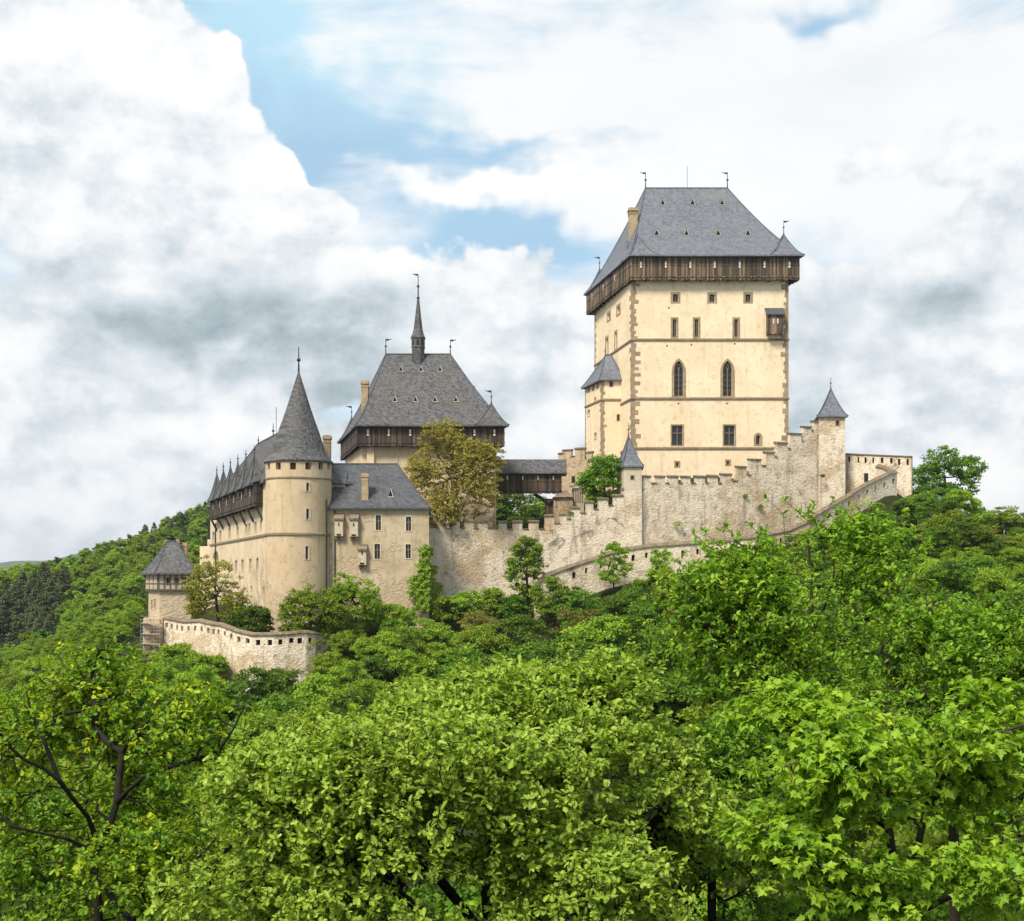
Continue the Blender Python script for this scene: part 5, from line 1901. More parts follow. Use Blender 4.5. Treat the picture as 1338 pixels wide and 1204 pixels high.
def clump_tree_meshes(seed, H, W, nclump, per, lsize, rc, shape='round', bark_r=0.02, low=0.25, shell=0.5):
    """crown and trunk meshes of a tree H metres tall standing on the origin"""
    rng = np.random.default_rng(seed)
    if shape == 'conifer':
        z = low * H + (1 - low) * H * rng.random(nclump) ** 1.25 * 0.97
        k = 1 - (z - low * H) / ((1 - low) * H)
        a = rng.uniform(0, 6.283, nclump)
        rr = W / 2 * (k ** 0.8 * 0.9 + 0.06) * np.sqrt(rng.uniform(0.3, 1, nclump))
        c = np.stack([rr * np.cos(a), rr * np.sin(a), z], -1)
        rcs = rc * (0.4 + 0.8 * k) * rng.uniform(0.7, 1.2, nclump)
    else:
        k = rng.integers(4, 7)
        lob = [(np.array([0, 0, H * (0.5 + low * 0.5)]), np.array([W * 0.36, W * 0.36, H * (1 - low) * 0.46]), 1.0)]
        for q in range(k):
            a = 6.283 * q / k + rng.uniform(-0.4, 0.4)
            rr = W * rng.uniform(0.16, 0.30)
            zc = H * rng.uniform(low + 0.22, 0.80)
            s = rng.uniform(0.17, 0.28)
            lob.append((np.array([rr * math.cos(a), rr * math.sin(a), zc]), np.array([W * s, W * s, H * s * 0.85]), 0.9))
        c, _ = sample_lobes(lob, nclump, rng, shell, gap=0.25, gscale=W * 0.4)
        rcs = rc * rng.uniform(0.55, 1.35, len(c))
    pos, dirs, nrm, size = clump_leaves(c, rcs, per, lsize, rng, squash=0.62)
    tint = 0.5 + np.repeat(rng.normal(0, 0.14, len(c)), per) + rng.normal(0, 0.12, len(pos))
    crown = leaves_mesh('crown', 'kite', pos, dirs, nrm, size, tint)
    tr = [np.array([0, 0, -1.5]), np.array([0.05, 0, H * 0.2]), np.array([-0.08 * rng.random(), 0.1 * rng.random(), H * (0.9 if shape == 'conifer' else 0.5)])]
    A, par, rad, _ = grow([tr], c[: min(len(c), 90)], rng, 0.9, bark_r)
    trunk = branch_mesh('trunk', A, par, rad, 5)
    return crown, trunk


# foliage colours
LM = {
    'oak': leaf_mat('oak_leaves', (0.165, 0.26, 0.028), (0.305, 0.445, 0.05), (0.46, 0.57, 0.11), 0.38, 0.36, 0.0),
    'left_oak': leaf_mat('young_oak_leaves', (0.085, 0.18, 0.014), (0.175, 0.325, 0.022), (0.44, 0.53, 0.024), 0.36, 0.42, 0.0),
    'maple': leaf_mat('maple_leaves', (0.14, 0.26, 0.018), (0.26, 0.435, 0.032), (0.43, 0.56, 0.05), 0.44, 0.40, 0.0),
    'beam': leaf_mat('hornbeam_leaves', (0.10, 0.21, 0.015), (0.195, 0.365, 0.026), (0.37, 0.50, 0.045), 0.40, 0.42, 0.0),
    'mid': leaf_mat('wood_leaves', (0.10, 0.175, 0.014), (0.19, 0.30, 0.022), (0.30, 0.41, 0.034), 0.33, 0.5, 0.28),
    'dark': leaf_mat('deep_green_leaves', (0.045, 0.10, 0.010), (0.092, 0.185, 0.014), (0.16, 0.27, 0.022), 0.30, 0.5, 0.28),
    'light': leaf_mat('fresh_green_leaves', (0.125, 0.21, 0.016), (0.205, 0.34, 0.026), (0.33, 0.45, 0.04), 0.34, 0.5, 0.18),
    'olive': leaf_mat('olive_leaves', (0.10, 0.10, 0.022), (0.185, 0.18, 0.036), (0.28, 0.26, 0.06), 0.30, 0.55, 0.2),
    'pine': leaf_mat('pine_needles', (0.055, 0.075, 0.035), (0.10, 0.13, 0.055), (0.16, 0.19, 0.075), 0.15, 0.6, 0.25),
    'bronze': leaf_mat('bronze_leaves', (0.21, 0.185, 0.036), (0.36, 0.31, 0.064), (0.38, 0.42, 0.06), 0.32, 0.5, 0.0),
    'gold': leaf_mat('yellow_green_leaves', (0.15, 0.16, 0.018), (0.28, 0.285, 0.036), (0.42, 0.40, 0.06), 0.34, 0.5, 0.0),
    'ivy': leaf_mat('ivy_leaves', (0.035, 0.085, 0.010), (0.075, 0.165, 0.015), (0.14, 0.25, 0.025), 0.25, 0.4, 0.0),
    'bright': leaf_mat('bright_green_leaves', (0.075, 0.17, 0.010), (0.14, 0.29, 0.016), (0.22, 0.38, 0.03), 0.32, 0.45, 0.0),
}


# ------------------------------------------------------------------ foreground trees
def pl(*pts): return [tuple(P(*p)) for p in pts]


def foreground():
    # left oak: dark open limbs, yellow young leaves
    g = gh(X(129, 20), 20)
    seeds = [[(X(129, 20), 20, g - 0.5)] + pl((129, 1204, 20), (128, 1150, 20), (129, 1103, 20)),
             pl((129, 1103, 20), (145, 1076, 20), (153, 1049, 20.1), (156, 1015, 20.3), (160, 983, 20.4), (141, 971, 20.6), (124, 951, 20.8), (126, 921, 21), (118, 890, 21.2), (130, 850, 21.3)),
             pl((153, 1049, 20.1), (168, 1032, 19.8), (188, 1015, 19.6), (222, 1003, 19.4), (256, 992, 19.2), (286, 982, 19.0), (306, 951, 18.9), (318, 925, 18.9)),
             pl((160, 983, 20.4), (175, 958, 20.2), (192, 945, 20.1), (205, 915, 20)),
             pl((129, 1103, 20), (114, 1066, 19.6), (94, 1042, 19.3), (77, 1019, 19.1), (57, 1005, 19), (30, 992, 18.9), (7, 971, 18.8), (-15, 930, 18.8)),
             pl((128, 1130, 20), (108, 1106, 19.6), (87, 1096, 19.4), (54, 1089, 19.2), (15, 1080, 19)),
             pl((128, 1150, 20), (172, 1204, 19.4), (192, 1180, 19.2), (215, 1160, 19), (239, 1140, 18.8), (270, 1110, 18.7), (282, 1096, 18.7)),
             pl((77, 1019, 19.1), (60, 975, 19.4), (40, 930, 19.6), (35, 905, 19.7))]
    lob = [LB(110, 965, 21.0, 150, 100, 1.7), LB(250, 970, 19.5, 85, 65, 0.8, 0.7), LB(20, 1010, 19.7, 110, 110, 1.2, 0.8), LB(130, 1090, 20.5, 180, 110, 1.3, 0.8), LB(220, 1150, 19.2, 90, 80, 0.8, 0.6), LB(120, 870, 21.5, 75, 42, 0.6, 0.22)]
    detail_tree('oak_tree', 'nearest oak at the lower left with dark forking limbs and yellow young leaves', 'tree', lob, seeds, 'oak', 0.098, 520, 6, 9, LM['left_oak'], M['bark_dark'], 21,
                spray_r=0.30, r_tip=0.0045, shell=0.12, gap=0.60, gscale=0.9, yellow=0.17, wig=0.10, tint0=0.5, power=2.75, limb=(0.075, 0.042, 0.012))
    # great rounded oak in the centre
    g = gh(X(640, 16), 16)
    base = (X(640, 16), 16.3, g - 0.5)
    seeds = [[base, tuple(P(640, 1230, 16.2)), tuple(P(632, 1130, 16.1)), tuple(P(650, 1060, 16.1))],
             pl((640, 1230, 16.2), (560, 1130, 15.6), (470, 1060, 15.2), (400, 1040, 15)), pl((632, 1130, 16.1), (720, 1060, 16.1), (775, 980, 16.2), (770, 910, 16.2)),
             pl((640, 1230, 16.2), (760, 1140, 15.8), (850, 1080, 15.8), (910, 1020, 16)), pl((650, 1060, 16.1), (610, 990, 16), (580, 940, 16))]
    lob = [LB(600, 1165, 15.2, 300, 235, 2.3), LB(790, 1040, 15.9, 150, 130, 1.5), LB(755, 905, 16.1, 42, 36, 0.45, 0.4), LB(400, 1110, 14.4, 115, 110, 1.1, 0.8), LB(680, 988, 15.7, 130, 75, 1.1, 0.7),
           LB(560, 1090, 13.6, 170, 120, 0.9, 0.7), LB(500, 1010, 15.2, 90, 55, 0.9, 0.5), LB(590, 1180, 14.0, 230, 85, 0.9, 1.6), LB(710, 1190, 14.6, 100, 70, 0.8, 0.8), LB(380, 1180, 14.0, 110, 70, 0.8, 0.8)]
    detail_tree('oak_tree', 'huge rounded bright green oak filling the lower centre in front of the castle', 'tree', lob, seeds, 'oak', 0.082, 5000, 4, 9, LM['oak'], M['bark_dark'], 5, rmax=0.07,
                spray_r=0.17, power=2.75, r_tip=0.0035, shell=0.5, gap=0.12, gscale=0.6, flat=0.6, tint0=0.52, boughs=(70, 0.35, 0.85, 0.8))
    # maple at the lower right
    g = gh(X(1200, 11), 11)
    base = (X(1190, 11.6), 11.6, g - 0.5)
    seeds = [[base, tuple(P(1180, 1204, 11.5)), tuple(P(1205, 1080, 11.4)), tuple(P(1222, 1020, 11.4)), tuple(P(1225, 940, 11.5)), tuple(P(1200, 880, 11.6))],
             pl((1180, 1204, 11.5), (1160, 1080, 11.2), (1162, 960, 11.1), (1158, 880, 11.1)), pl((1205, 1080, 11.4), (1240, 1000, 11), (1300, 960, 10.7), (1345, 945, 10.6)),
             pl((1180, 1204, 11.5), (1100, 1150, 11), (1050, 1120, 10.7), (1010, 1130, 10.6)), pl((1160, 1080, 11.2), (1080, 1020, 10.9), (1040, 970, 10.9)), pl((1180, 1204, 11.5), (1280, 1150, 11), (1350, 1100, 10.8))]
    lob = [LB(1170, 985, 11.2, 140, 115, 0.75), LB(1060, 1045, 10.9, 75, 120, 0.6, 0.8), LB(1060, 1150, 10.5, 90, 70, 0.6, 0.7), LB(1190, 1150, 10.4, 120, 70, 0.6, 0.6), LB(1310, 975, 10.8, 90, 60, 0.6, 0.6), LB(1320, 1150, 10.6, 80, 80, 0.6, 0.6), LB(1165, 880, 11.3, 65, 38, 0.4, 0.45), LB(1250, 900, 11.3, 70, 40, 0.4, 0.4)]
    detail_tree('maple_tree', 'bright young maple with pointed lobed leaves in the lower right corner', 'tree', lob, seeds, 'maple', 0.078, 1050, 3, 8, LM['maple'], M['bark'], 8, rmax=0.045,
                spray_r=0.13, power=2.75, r_tip=0.0028, droop=0.55, shell=0.25, gap=0.36, gscale=0.55, flat=0.35, tint0=0.5, boughs=(26, 0.22, 0.5, 0.9))
    # taller open tree on the right with fine twigs
    g = gh(X(1060, 22), 22)
    base = (X(1075, 22.5), 22.5, g - 0.5)
    seeds = [[base, tuple(P(1068, 950, 22.4)), tuple(P(1062, 880, 22.3)), tuple(P(1060, 830, 22.3))],
             pl((1062, 880, 22.3), (1040, 820, 22.2), (1015, 770, 22), (990, 720, 21.9)), pl((1060, 830, 22.3), (1085, 770, 22.3), (1125, 740, 22.3), (1127, 690, 22.3)), pl((1062, 880, 22.3), (1100, 840, 22), (1150, 790, 21.7)),
             pl((1068, 950, 22.4), (1000, 880, 22), (930, 820, 21.6), (890, 800, 21.4)), pl((1060, 830, 22.3), (1060, 760, 22.4), (1055, 700, 22.4))]
    lob = [LB(1040, 790, 22.2, 130, 95, 1.7), LB(1125, 728, 22.3, 65, 70, 1.0, 0.8), LB(1055, 712, 22.2, 60, 36, 0.8, 0.6), LB(960, 820, 21.8, 90, 100, 1.2, 0.8), LB(1005, 722, 22.2, 85, 45, 1.0, 0.7), LB(1130, 670, 22.3, 20, 22, 0.3, 0.25), LB(1046, 672, 22.4, 15, 16, 0.25, 0.2), LB(1000, 880, 21.6, 100, 60, 1.1, 0.6)]
    detail_tree('hornbeam_tree', 'airy tree with thin dark twigs overlapping the right part of the curtain wall', 'tree', lob, seeds, 'ovate', 0.095, 560, 6, 10, LM['beam'], M['bark'], 13,
                spray_r=0.30, power=2.7, r_tip=0.0042, shell=0.25, gap=0.42, gscale=1.3, flat=0.4, yellow=0.04, tint0=0.5)
    g = gh(X(1240, 20), 20)
    base = (X(1250, 19), 19, g - 0.5)
    seeds = [[base, tuple(P(1245, 1000, 19)), tuple(P(1240, 900, 19))], pl((1245, 1000, 19), (1180, 900, 18.8), (1150, 850, 18.8)), pl((1240, 900, 19), (1300, 850, 19), (1335, 820, 19)), pl((1240, 900, 19), (1225, 830, 19), (1212, 790, 19))]
    lob = [LB(1235, 860, 19, 110, 75, 1.2), LB(1330, 900, 18.8, 80, 75, 1.0, 0.8), LB(1215, 785, 19.2, 40, 25, 0.5, 0.4), LB(1310, 820, 19, 50, 30, 0.6, 0.5), LB(1250, 960, 18.3, 120, 80, 1.0, 0.7), LB(1320, 1060, 17.5, 100, 90, 1.0, 0.7)]
    detail_tree('hornbeam_tree', 'leafy mid green tree at the right edge behind the pointed leaved maple', 'tree', lob, seeds, 'ovate', 0.092, 520, 6, 10, LM['beam'], M['bark'], 17,
                spray_r=0.30, power=2.7, r_tip=0.004, shell=0.25, gap=0.4, gscale=1.2, flat=0.4, tint0=0.40)
    # oak between big oak and maple, shade of the gap painted into leaf tint
    g = gh(X(930, 19), 19)
    base = (X(930, 19), 19, g - 0.5)
    seeds = [[base, tuple(P(930, 1150, 19)), tuple(P(925, 1060, 19))], pl((930, 1150, 19), (880, 1080, 18.8), (850, 1050, 18.6)), pl((925, 1060, 19), (990, 1000, 19), (1020, 960, 19))]
    lob = [LB(950, 1080, 19, 120, 130, 1.6), LB(900, 1180, 18.4, 130, 90, 1.4, 0.8), LB(1000, 980, 19.4, 70, 60, 0.9, 0.7)]
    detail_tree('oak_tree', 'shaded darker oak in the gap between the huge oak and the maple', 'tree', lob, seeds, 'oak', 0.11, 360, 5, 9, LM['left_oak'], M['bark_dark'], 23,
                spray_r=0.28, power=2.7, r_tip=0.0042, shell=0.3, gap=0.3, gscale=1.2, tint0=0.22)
    # undergrowth behind the left oak
    g = gh(X(230, 27), 27)
    base = (X(230, 27), 27, g - 0.5)
    seeds = [[base, tuple(P(230, 1150, 27)), tuple(P(235, 1050, 27))], pl((235, 1050, 27), (300, 1000, 27), (320, 960, 27)), pl((230, 1150, 27), (120, 1080, 27), (60, 1050, 27))]
    lob = [LB(230, 1110, 27, 130, 90, 2.0), LB(60, 1130, 26.5, 120, 100, 2.0), LB(300, 1150, 25, 80, 100, 1.4, 0.7), LB(150, 1180, 25, 160, 80, 1.6, 0.7)]
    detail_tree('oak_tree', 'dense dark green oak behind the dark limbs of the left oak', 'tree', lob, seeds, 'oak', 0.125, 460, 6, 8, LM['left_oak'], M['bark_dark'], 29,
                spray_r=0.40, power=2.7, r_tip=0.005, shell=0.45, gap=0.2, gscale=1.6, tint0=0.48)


foreground()


# ------------------------------------------------------------------ trees and creepers at the walls
def wall_tree(name, label, px, py, Y, rx, ry, mat, seed, nclump, per, lsize, rc, trunk_py=None, bark='bark', depth=None, cat='tree', lobes=None, shell=0.35, gap=0.3):
    rng = np.random.default_rng(seed)
    cx, cz, RX, RZ = X(px, Y), Zp(py, Y), rx / F * Y, ry / F * Y
    RD = depth or RX
    if lobes is None:
        lobes = [(np.array([cx, Y, cz - 0.05 * RZ]), np.array([RX, RD, RZ]) * 0.86, 1.0)]
        for q in range(6):
            a = rng.uniform(0, 6.28)
            lobes.append((np.array([cx + RX * 0.6 * math.cos(a), Y + RD * rng.uniform(-0.7, 0.2), cz + RZ * 0.6 * math.sin(a)]), np.array([RX, RD, RZ]) * rng.uniform(0.28, 0.42), 0.9))
    c, _ = sample_lobes(lobes, nclump, rng, shell, up=0.12, gap=gap, gscale=max(RX, RZ) * 0.3)
    tb = Zp(trunk_py, Y) if trunk_py else cz - RZ * 1.1
    tb = min(tb, gh(cx, Y)) if trunk_py is None else tb
    seeds = [[(cx, Y, tb), (cx + 0.1 * RX, Y, (tb + cz) / 2 - RZ * 0.3), (cx, Y, cz)]]
    A, par, rad, _ = grow(seeds, c, rng, 0.7, 0.016, lift=0.1, wig=0.06)
    root = thing(name, label, cat, seeds[0][0])
    off = np.array(seeds[0][0])
    link_mesh('trunk' if cat == 'tree' else 'stem', branch_mesh('trunk', A - off, par, rad, 5), M[bark], root)
    rcs = rc * rng.uniform(0.6, 1.3, len(c))
    pos, dirs, nrm, size = clump_leaves(c, rcs, per, lsize, rng)
    tint = 0.5 + np.repeat(rng.normal(0, 0.16, len(c)), per) + rng.normal(0, 0.13, len(pos))
    link_mesh('crown' if cat == 'tree' else 'foliage', leaves_mesh('crown', 'kite', pos - off, dirs, nrm, size, tint), LM[mat], root)
    return root


wall_tree('maple_tree', 'round bronze leaved tree standing in front of the church tower', 592, 624, 178.6, 72, 80, 'bronze', 31, 2300, 17, 0.24, 0.42, 700, 'bark_pale', 5.0, shell=0.15, gap=0.05)
wall_tree('lime_tree', 'yellow green tree with visible twigs before the palace wing', 282, 778, 157, 46, 54, 'gold', 32, 330, 30, 0.24, 0.48, 840, 'bark', 3.2, shell=0.2, gap=0.28)
wall_tree('lilac_bush', 'low dark green bush behind the enclosure wall at the palace foot', 331, 814, 155, 33, 24, 'dark', 33, 170, 60, 0.24, 0.5, cat='bush', gap=0.1)
wall_tree('chestnut_tree', 'dense dark green tree hiding the foot of the round tower', 405, 806, 152, 50, 48, 'mid', 34, 460, 55, 0.28, 0.65, gap=0.12)
wall_tree('elder_bush', 'green bush against the wall left of the ivy on the residence', 464, 790, 157, 38, 44, 'light', 35, 320, 50, 0.25, 0.55, cat='bush', gap=0.15)
wall_tree('ash_tree', 'slender green tree growing against the middle of the curtain wall', 688, 748, 167, 30, 50, 'light', 36, 260, 45, 0.25, 0.5, gap=0.25)
wall_tree('ash_sapling', 'small sapling over the ramp wall, left of two', 800, 740, 165, 29, 32, 'light', 37, 110, 45, 0.24, 0.45, gap=0.25)
wall_tree('ash_sapling', 'narrow sapling over the ramp wall, right of two', 864, 740, 166, 20, 34, 'light', 38, 100, 45, 0.24, 0.45, gap=0.25)
wall_tree('ivy_bush', 'vivid green bush beside the little turret in front of the keep', 789, 632, 184, 34, 38, 'bright', 39, 300, 55, 0.26, 0.6, 680, cat='bush', shell=0.4, gap=0.1)
wall_tree('ash_tree', 'tall spreading tree on the skyline just right of the end wall', 1234, 624, 196, 54, 40, 'dark', 40, 330, 45, 0.32, 0.7, 670, gap=0.15)
wall_tree('lime_tree', 'dark tree seen under the covered bridge behind the battlements', 676, 678, 222, 56, 46, 'dark', 41, 620, 45, 0.36, 0.8, 740, gap=0.0)
wall_tree('lime_tree', 'lighter tree farther back in the gap right of the bridge strut', 708, 682, 245, 34, 34, 'mid', 42, 300, 45, 0.38, 0.85, 750, gap=0.0)


wall_tree('elder_bush', 'bush covering the lower left end of the ramp wall', 722, 782, 162, 30, 30, 'light', 43, 220, 50, 0.25, 0.5, cat='bush', gap=0.15)


for q, (x, y, Y, rx, ry, mk, lab) in enumerate(((586, 797, 166, 24, 22, 'mid', 'leafy bush at the foot of the curtain wall just right of the ivy'), (615, 793, 166.5, 27, 24, 'light', 'light green bush at the wall foot, second right of the ivy'),
                                               (645, 792, 167, 25, 24, 'mid', 'rounded bush at the wall foot, third right of the ivy'), (672, 797, 166, 22, 22, 'dark', 'dark bush at the foot of the slender tree by the curtain wall'),
                                               (515, 806, 160, 30, 18, 'mid', 'low bush under the rubble base of the residence'), (232, 862, 150, 34, 20, 'light', 'light bush under the left part of the enclosure wall'), (276, 872, 147.5, 24, 18, 'mid', 'green bush under the bend of the enclosure wall'))):
    wall_tree('hazel_bush', lab, x, y, Y, rx, ry, mk, 60 + q, 210, 48, 0.25, 0.5, cat='bush', gap=0.12)


def build_ivy():
    """ivy spread over the corner where the residence meets the curtain wall"""
    rng = np.random.default_rng(4)
    Y = 164.6
    pts = []
    prof = [(711, 554, 560), (722, 551, 562), (735, 549, 565), (748, 544, 568), (756, 536, 571), (765, 534, 574), (775, 537, 576), (785, 541, 575), (795, 545, 572)]
    for k in range(5200):
        y = rng.uniform(711, 797)
        a = np.interp(y, [p[0] for p in prof], [p[1] for p in prof]); b = np.interp(y, [p[0] for p in prof], [p[2] for p in prof])
        a += 4 * math.sin(y * 0.33) + 3 * math.sin(y * 0.9); b += 4 * math.sin(y * 0.27 + 2) + 2.5 * math.sin(y * 0.8)
        x = rng.uniform(min(a, b - 2), b)
        yy = Y if x < 561.2 else 170 + (x - 561) * 0.3
        bulge = 0.12 + 0.35 * max(0, math.sin(x * 0.6 + y * 0.13) * math.sin(y * 0.31 + 1)) + rng.uniform(0, 0.22)
        p = P(x, y, yy - bulge)
        pts.append(tuple(p))
    pos = np.array(pts)
    N = len(pos)
    off = np.array(P(558, 797, Y))
    nr = np.array([0, -1.0, 0.45]) + rng.normal(0, 0.4, (N, 3))
    d = np.array([0, -0.3, -1.0]) + rng.normal(0, 0.6, (N, 3))
    t = thing('ivy', 'deep green ivy climbing the right corner of the residence', 'ivy', tuple(off))
    link_mesh('foliage', leaves_mesh('foliage', 'kite', pos - off, d, nr, rng.uniform(0.2, 0.4, N), 0.5 + rng.normal(0, 0.2, N)), LM['mid'], t)
    mb = MB()
    for q in range(5):
        mb.tube([P(550 + q * 4, 800, Y - 0.1), P(552 + q * 2, 770, Y - 0.12), P(556 + q, 730, Y - 0.1), P(557, 715, Y - 0.08)], 0.05, 5)
    mb.build('stem', M['bark'], t)


build_ivy()


def build_weeds():
    """tufts rooted in the masonry joints of the curtain wall"""
    rng = np.random.default_rng(9)
    for x, y, Y, r, lab in ((886, 685, 181.3, 7, 'green weed tuft growing out of the curtain wall below the keep'), (974, 648, 184.6, 3, 'small weed on the curtain wall near the first rising step'), (994, 662, 185.4, 3.5, 'small round weed on the curtain wall right of the smaller tuft'),
                            (746, 671, 179.6, 4, 'weed tuft on the battlement left of the little turret'), (1075, 622, 188.2, 3, 'little weed on the curtain wall below the corner turret')):
        N = 160
        c = np.array(P(x, y, Y - 0.1))
        d = unit(rng, N); d[:, 1] = -abs(d[:, 1])
        pos = c + d * rng.random((N, 1)) ** 0.5 * r / F * Y * np.array([1, 0.5, 0.6])
        o = link_mesh('weed', leaves_mesh('weed', 'kite', pos - c, d + rng.normal(0, .5, (N, 3)), d + np.array([0, -.3, .6]), rng.uniform(.1, .24, N), 0.5 + rng.normal(0, .2, N)), LM['mid'], None, tuple(c))
        tag(o, lab, 'weed')


build_weeds()


# ------------------------------------------------------------------ the wood on the slopes
LIMIT = [(-60, 850), (188, 850), (215, 852), (283, 868), (315, 890), (338, 852), (430, 838), (450, 815), (490, 798), (548, 790), (575, 776), (600, 773), (660, 769), (700, 768), (740, 762), (800, 748), (880, 736), (930, 730), (990, 705), (1050, 686),
         (1095, 682), (1130, 658), (1172, 642), (1190, 638), (1240, 628), (1285, 652), (1338, 655), (1420, 655)]
FRONT = [(180, 152), (214, 155), (289, 147), (330, 144), (412, 145), (442, 150), (452, 160), (560, 162), (700, 163), (777, 165.5), (925, 168), (1057, 170.5), (1103, 174.5), (1172, 181.5), (1195, 184)]


def woods():
    protos = {}

    def proto(key, crowns):
        protos[key] = crowns
    for k in range(5):
        proto(('tree', k), clump_tree_meshes(100 + k, 9.0, 7.6, 125, 110, 0.25, 0.74, 'round', 0.018, 0.10))
    for k in range(3):
        proto(('small', k), clump_tree_meshes(140 + k, 9.0, 9.5, 150, 110, 0.21, 0.70, 'round', 0.014, 0.05))
    for k in range(3):
        proto(('far', k), clump_tree_meshes(200 + k, 9.0, 8.0, 85, 75, 0.44, 0.85, 'round', 0.03, 0.05))
    for k in range(2):
        proto(('pine', k), clump_tree_meshes(300 + k, 11.0, 6.4, 120, 60, 0.42, 0.95, 'conifer', 0.03, 0.06))
    rng = np.random.default_rng(77)
    cand = []

    def tree_pts(y0, y1, sp):
        y = y0
        while y < y1:
            s = sp(y)
            half = 0.50 * y + 4
            n = int(2 * half / s)
            for q in range(n):
                x = -half + (q + 0.5) * s + rng.uniform(-0.42, 0.42) * s
                yy = y + rng.uniform(-0.42, 0.42) * s
                cand.append((x, yy))
            y += s * 0.9
    tree_pts(20, 27, lambda y: 2.6)
    tree_pts(27, 62, lambda y: 3.2)
    tree_pts(62, 205, lambda y: 5.0)
    tree_pts(205, 262, lambda y: 5.0)
    tree_pts(262, 700, lambda y: 6.0)
    cand.sort(key=lambda c: c[1])
    gz = hts(np.array([c[0] for c in cand]), np.array([c[1] for c in cand]))
    S = 4
    gw, ghh = 1338 // S + 1, 1204 // S + 1
    yy, xx = np.mgrid[0:ghh, 0:gw] * S
    occ = np.zeros((ghh, gw), bool)
    fg = np.zeros((ghh, gw), bool)
    for ex, ey, rx, ry in ((600, 1135, 285, 215), (795, 1010, 145, 120), (850, 1130, 100, 150), (400, 1120, 90, 90), (1180, 1040, 110, 130), (1060, 1150, 80, 60), (230, 1120, 110, 80), (60, 1130, 100, 80)):
        fg |= ((xx - ex) / rx) ** 2 + ((yy - ey) / ry) ** 2 < 1
    castle = np.zeros_like(occ)
    for x0, y0, x1, y1 in ((262, 700, 276, 830), (276, 650, 346, 840), (346, 600, 436, 840), (434, 640, 562, 800), (470, 560, 650, 700), (562, 692, 820, 790), (780, 350, 1030, 720), (820, 640, 1104, 720), (1104, 605, 1190, 640), (735, 600, 790, 690), (205, 790, 440, 850), (190, 745, 255, 840)):
        castle[y0 // S:y1 // S, x0 // S:x1 // S] = True
    put = put_fg = False
    chosen = []
    for (x, y), z in zip(cand, gz):
        px, _ = pix((x, y, z))
        if px < -70 or px > 1410: continue
        fr = np.interp(px, [f[0] for f in FRONT], [f[1] for f in FRONT])
        if 184 < px < 1195 and fr - 1.8 < y < 226: continue
        if 262 < px < 1195 and 226 <= y < 250: continue
        if y > 30 and not put_fg:
            put_fg = True
            occ |= fg
        if y > 190 and not put:
            put = True
            occ |= castle
        nearwall = 184 < px < 1195 and y > fr - 9
        lim = np.interp(px, [l[0] for l in LIMIT], [l[1] for l in LIMIT])
        hollow = y > 275 and px < 80 + rng.uniform(-25, 15) and z < -3 + rng.uniform(-2, 2) and y < 400
        ridge = y > 430
        if y < 62:
            kind, H = 'small', rng.uniform(4.5, 7.5)
            lim2 = max(lim, np.interp(px, [0, 200, 420, 700, 900, 1000, 1100, 1338], [930, 930, 950, 900, 850, 790, 760, 770]))
            H = min(H, Zp(lim2, y) - z)
            if y < 27: H = min(H, 5.5, Zp(np.interp(px, [0, 350, 500, 900, 1000, 1338], [1000, 1010, 985, 960, 900, 900]), y) - z)
        elif y < 205:
            kind = 'tree' if not nearwall else 'small'
            H = rng.uniform(6.0, 10.5) if px < 1080 else rng.uniform(4.5, 8)
            if nearwall: H *= 0.75
            lim2 = lim + rng.uniform(-2, 14) * (1 if y > 110 else 1.8)
            if px < 188: lim2 = max(lim2, 858)
            H = min(H, Zp(lim2, y) - z)
        elif hollow:
            kind, H = 'pine', rng.uniform(8, 13)
        elif ridge and rng.random() < 0.25 and z > 8:
            kind, H = 'pine', rng.uniform(6, 9)
        elif y < 262 and px < 270:
            kind, H = 'small', rng.uniform(3.5, 6.0)
        else:
            kind, H = 'far', rng.uniform(5.0, 8.5)
        if H < 1.6: continue
        W = {'tree': 0.84, 'small': 1.05, 'far': 0.9, 'pine': 0.55}[kind] * max(H, 3.2)
        rx = W / 2 / y * F
        c0, c1 = CY - F * (z + H) / y, CY - F * (z + H * 0.1) / y
        if c0 > 1215: continue
        if px + rx < -8 or px - rx > 1346: continue
        e = ((xx - px) / max(rx, 3)) ** 2 + ((yy - (c0 + c1) / 2) / max((c1 - c0) / 2, 3)) ** 2 < 1
        tot = e.sum()
        if tot == 0: continue
        vis = (e & ~occ).sum() / tot
        if vis < (0.16 if y < 205 else 0.22): continue
        occ |= ((xx - px) / max(rx * 0.82, 3)) ** 2 + ((yy - (c0 + c1) / 2 - 1) / max((c1 - c0) / 2 * 0.85, 3)) ** 2 < 1
        # colour
        r = rng.random()
        if kind == 'pine': mk = 'pine'
        elif y < 62: mk = ('mid', 'mid', 'dark', 'beam2')[int(r * 4)] if px < 900 else ('mid', 'dark', 'mid', 'light')[int(r * 4)]
        elif kind == 'small' and px < 270 and y > 205: mk = 'light' if r < 0.75 else 'mid'
        elif y < 205 and px < 188: mk = 'light' if r < 0.7 else 'mid'
        elif y < 205 and px < 340: mk = 'light' if r < 0.5 else 'dark'
        elif y < 205 and px > 1080: mk = 'dark' if r < 0.42 else ('olive' if r < 0.48 else ('mid' if r < 0.85 else 'light'))
        elif y < 205: mk = 'mid' if r < 0.36 else ('dark' if r < 0.84 else ('light' if r < 0.965 else 'olive'))
        else: mk = 'mid' if r < 0.6 else ('dark' if r < 0.8 else 'light')
        if mk == 'beam2': mk = 'light'
        chosen.append((x, y, z, H, kind, mk, px, (c0 + c1) / 2))
    print('wood trees', len(chosen))
    nv = {}
    for c in chosen: nv[c[4]] = nv.get(c[4], 0) + 1
    print(nv)
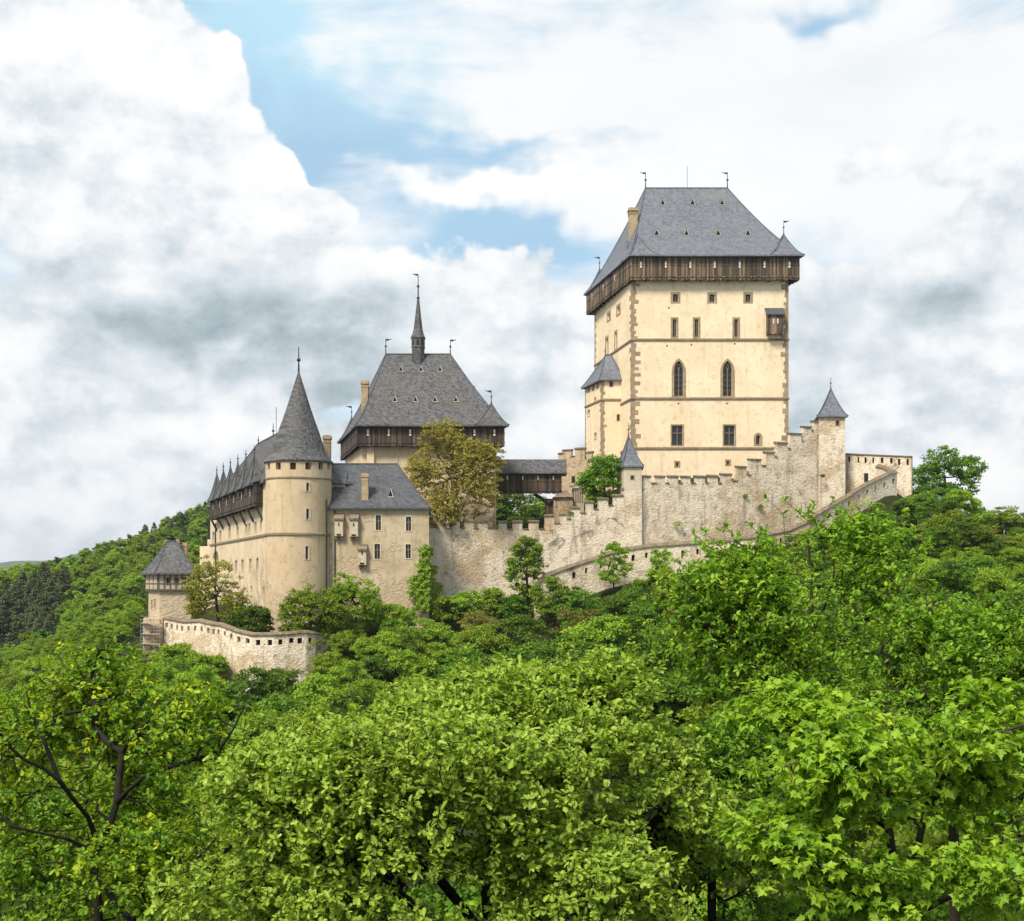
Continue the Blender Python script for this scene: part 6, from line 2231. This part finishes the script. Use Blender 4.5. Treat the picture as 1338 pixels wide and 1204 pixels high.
    colour = {'mid': 'leaf green', 'dark': 'deep green', 'light': 'light green', 'olive': 'olive brown', 'pine': 'dark'}
    ordn = ['first', 'second', 'third', 'fourth', 'fifth', 'sixth', 'seventh', 'eighth', 'ninth', 'tenth', 'eleventh', 'twelfth', 'thirteenth', 'fourteenth', 'fifteenth', 'sixteenth', 'seventeenth', 'eighteenth', 'nineteenth', 'twentieth']

    def place(px, y):
        if y < 62:
            return 'behind the left oak' if px < 420 else ('just behind the huge oak' if px < 900 else 'on the near right slope')
        if px < 190: return 'on the slope left of the scaffold'
        if px < 340: return 'below the enclosure wall'
        if px < 450: return 'below the round tower'
        if px < 562: return 'below the residence'
        if px < 715: return 'below the middle curtain wall'
        if px < 930: return 'below the ramp wall'
        if px < 1190: return 'under the upper ramp wall'
        return 'on the far right slope'
    buckets = {}
    for i, c in enumerate(chosen):
        if c[1] < 205: buckets.setdefault((c[5], place(c[6], c[1])), []).append(i)
    label = {}
    for (mk, pl_), ids in buckets.items():
        ids.sort(key=lambda i: chosen[i][6])
        for q, i in enumerate(ids):
            if len(ids) == 1: label[i] = 'only %s tree %s' % (colour[mk], pl_)
            else: label[i] = '%s %s tree from the left %s' % (ordn[q] if q < 20 else '%dth' % (q + 1), colour[mk], pl_)
    cache = {}
    for i, (x, y, z, H, kind, mk, px, py) in enumerate(chosen):
        keys = [k for k in protos if k[0] == kind]
        key = keys[int(rng.integers(len(keys)))]
        crown, trunk = protos[key]
        if (key, mk) not in cache:
            cm = crown.copy()
            cm.materials.clear(); cm.materials.append(LM[mk])
            tm = trunk.copy()
            tm.materials.clear(); tm.materials.append(M['bark'])
            cache[(key, mk)] = (cm, tm)
        cm, tm = cache[(key, mk)]
        h0 = 11.0 if kind == 'pine' else 9.0
        s = H / h0
        sx = s * rng.uniform(0.9, 1.15) * (max(H, 3.2) / H)
        name = 'pine_tree' if kind == 'pine' else ('hillside_tree' if y > 205 else 'woodland_tree')
        if y < 205:
            lab, grp = label[i], 'trees of the wood below the castle'
        elif kind == 'pine':
            lab, grp = ('dark conifer among the trees of the hollow at the far left', 'conifers in the hollow') if y < 430 else ('dark pine on the ridge line of the far hill', 'pines on the ridge')
        elif y < 262 and px < 270:
            lab, grp = 'light bushy tree on the bright spur left of the castle', 'trees on the bright spur'
        else:
            lab, grp = 'green broadleaf tree on the distant wooded hillside behind the castle', 'trees on the distant hillside'
        o = bpy.data.objects.new(name, None)
        COL.objects.link(o)
        o.location = (x, y, z)
        o.rotation_euler = (0, 0, float(rng.uniform(0, 6.283)))
        o.scale = (sx, sx, s)
        tag(o, lab, 'tree', grp)
        for nm, me in (('crown', cm), ('trunk', tm)):
            ch = bpy.data.objects.new(nm, me)
            ch.parent = o
            COL.objects.link(ch)


woods()


def haze():
    mb = MB()
    mb.box((-4300, -60, -330), (8600, 0, 0), (0, 8900, 0), (0, 0, 560))
    m = bpy.data.materials.new('haze')
    m.use_nodes = True
    n = NT(m.node_tree)
    n.n.clear()
    out = n.new('ShaderNodeOutputMaterial')
    v = n.new('ShaderNodeVolumePrincipled')
    v.inputs['Color'].default_value = (0.86, 0.91, 1.0, 1)
    v.inputs['Density'].default_value = 0.00008
    v.inputs['Anisotropy'].default_value = 0.3
    n.l.new(v.outputs[0], out.inputs['Volume'])
    o = mb.build('haze', m)
    tag(o, 'thin air haze over the valley and hills', kind='stuff')


haze()
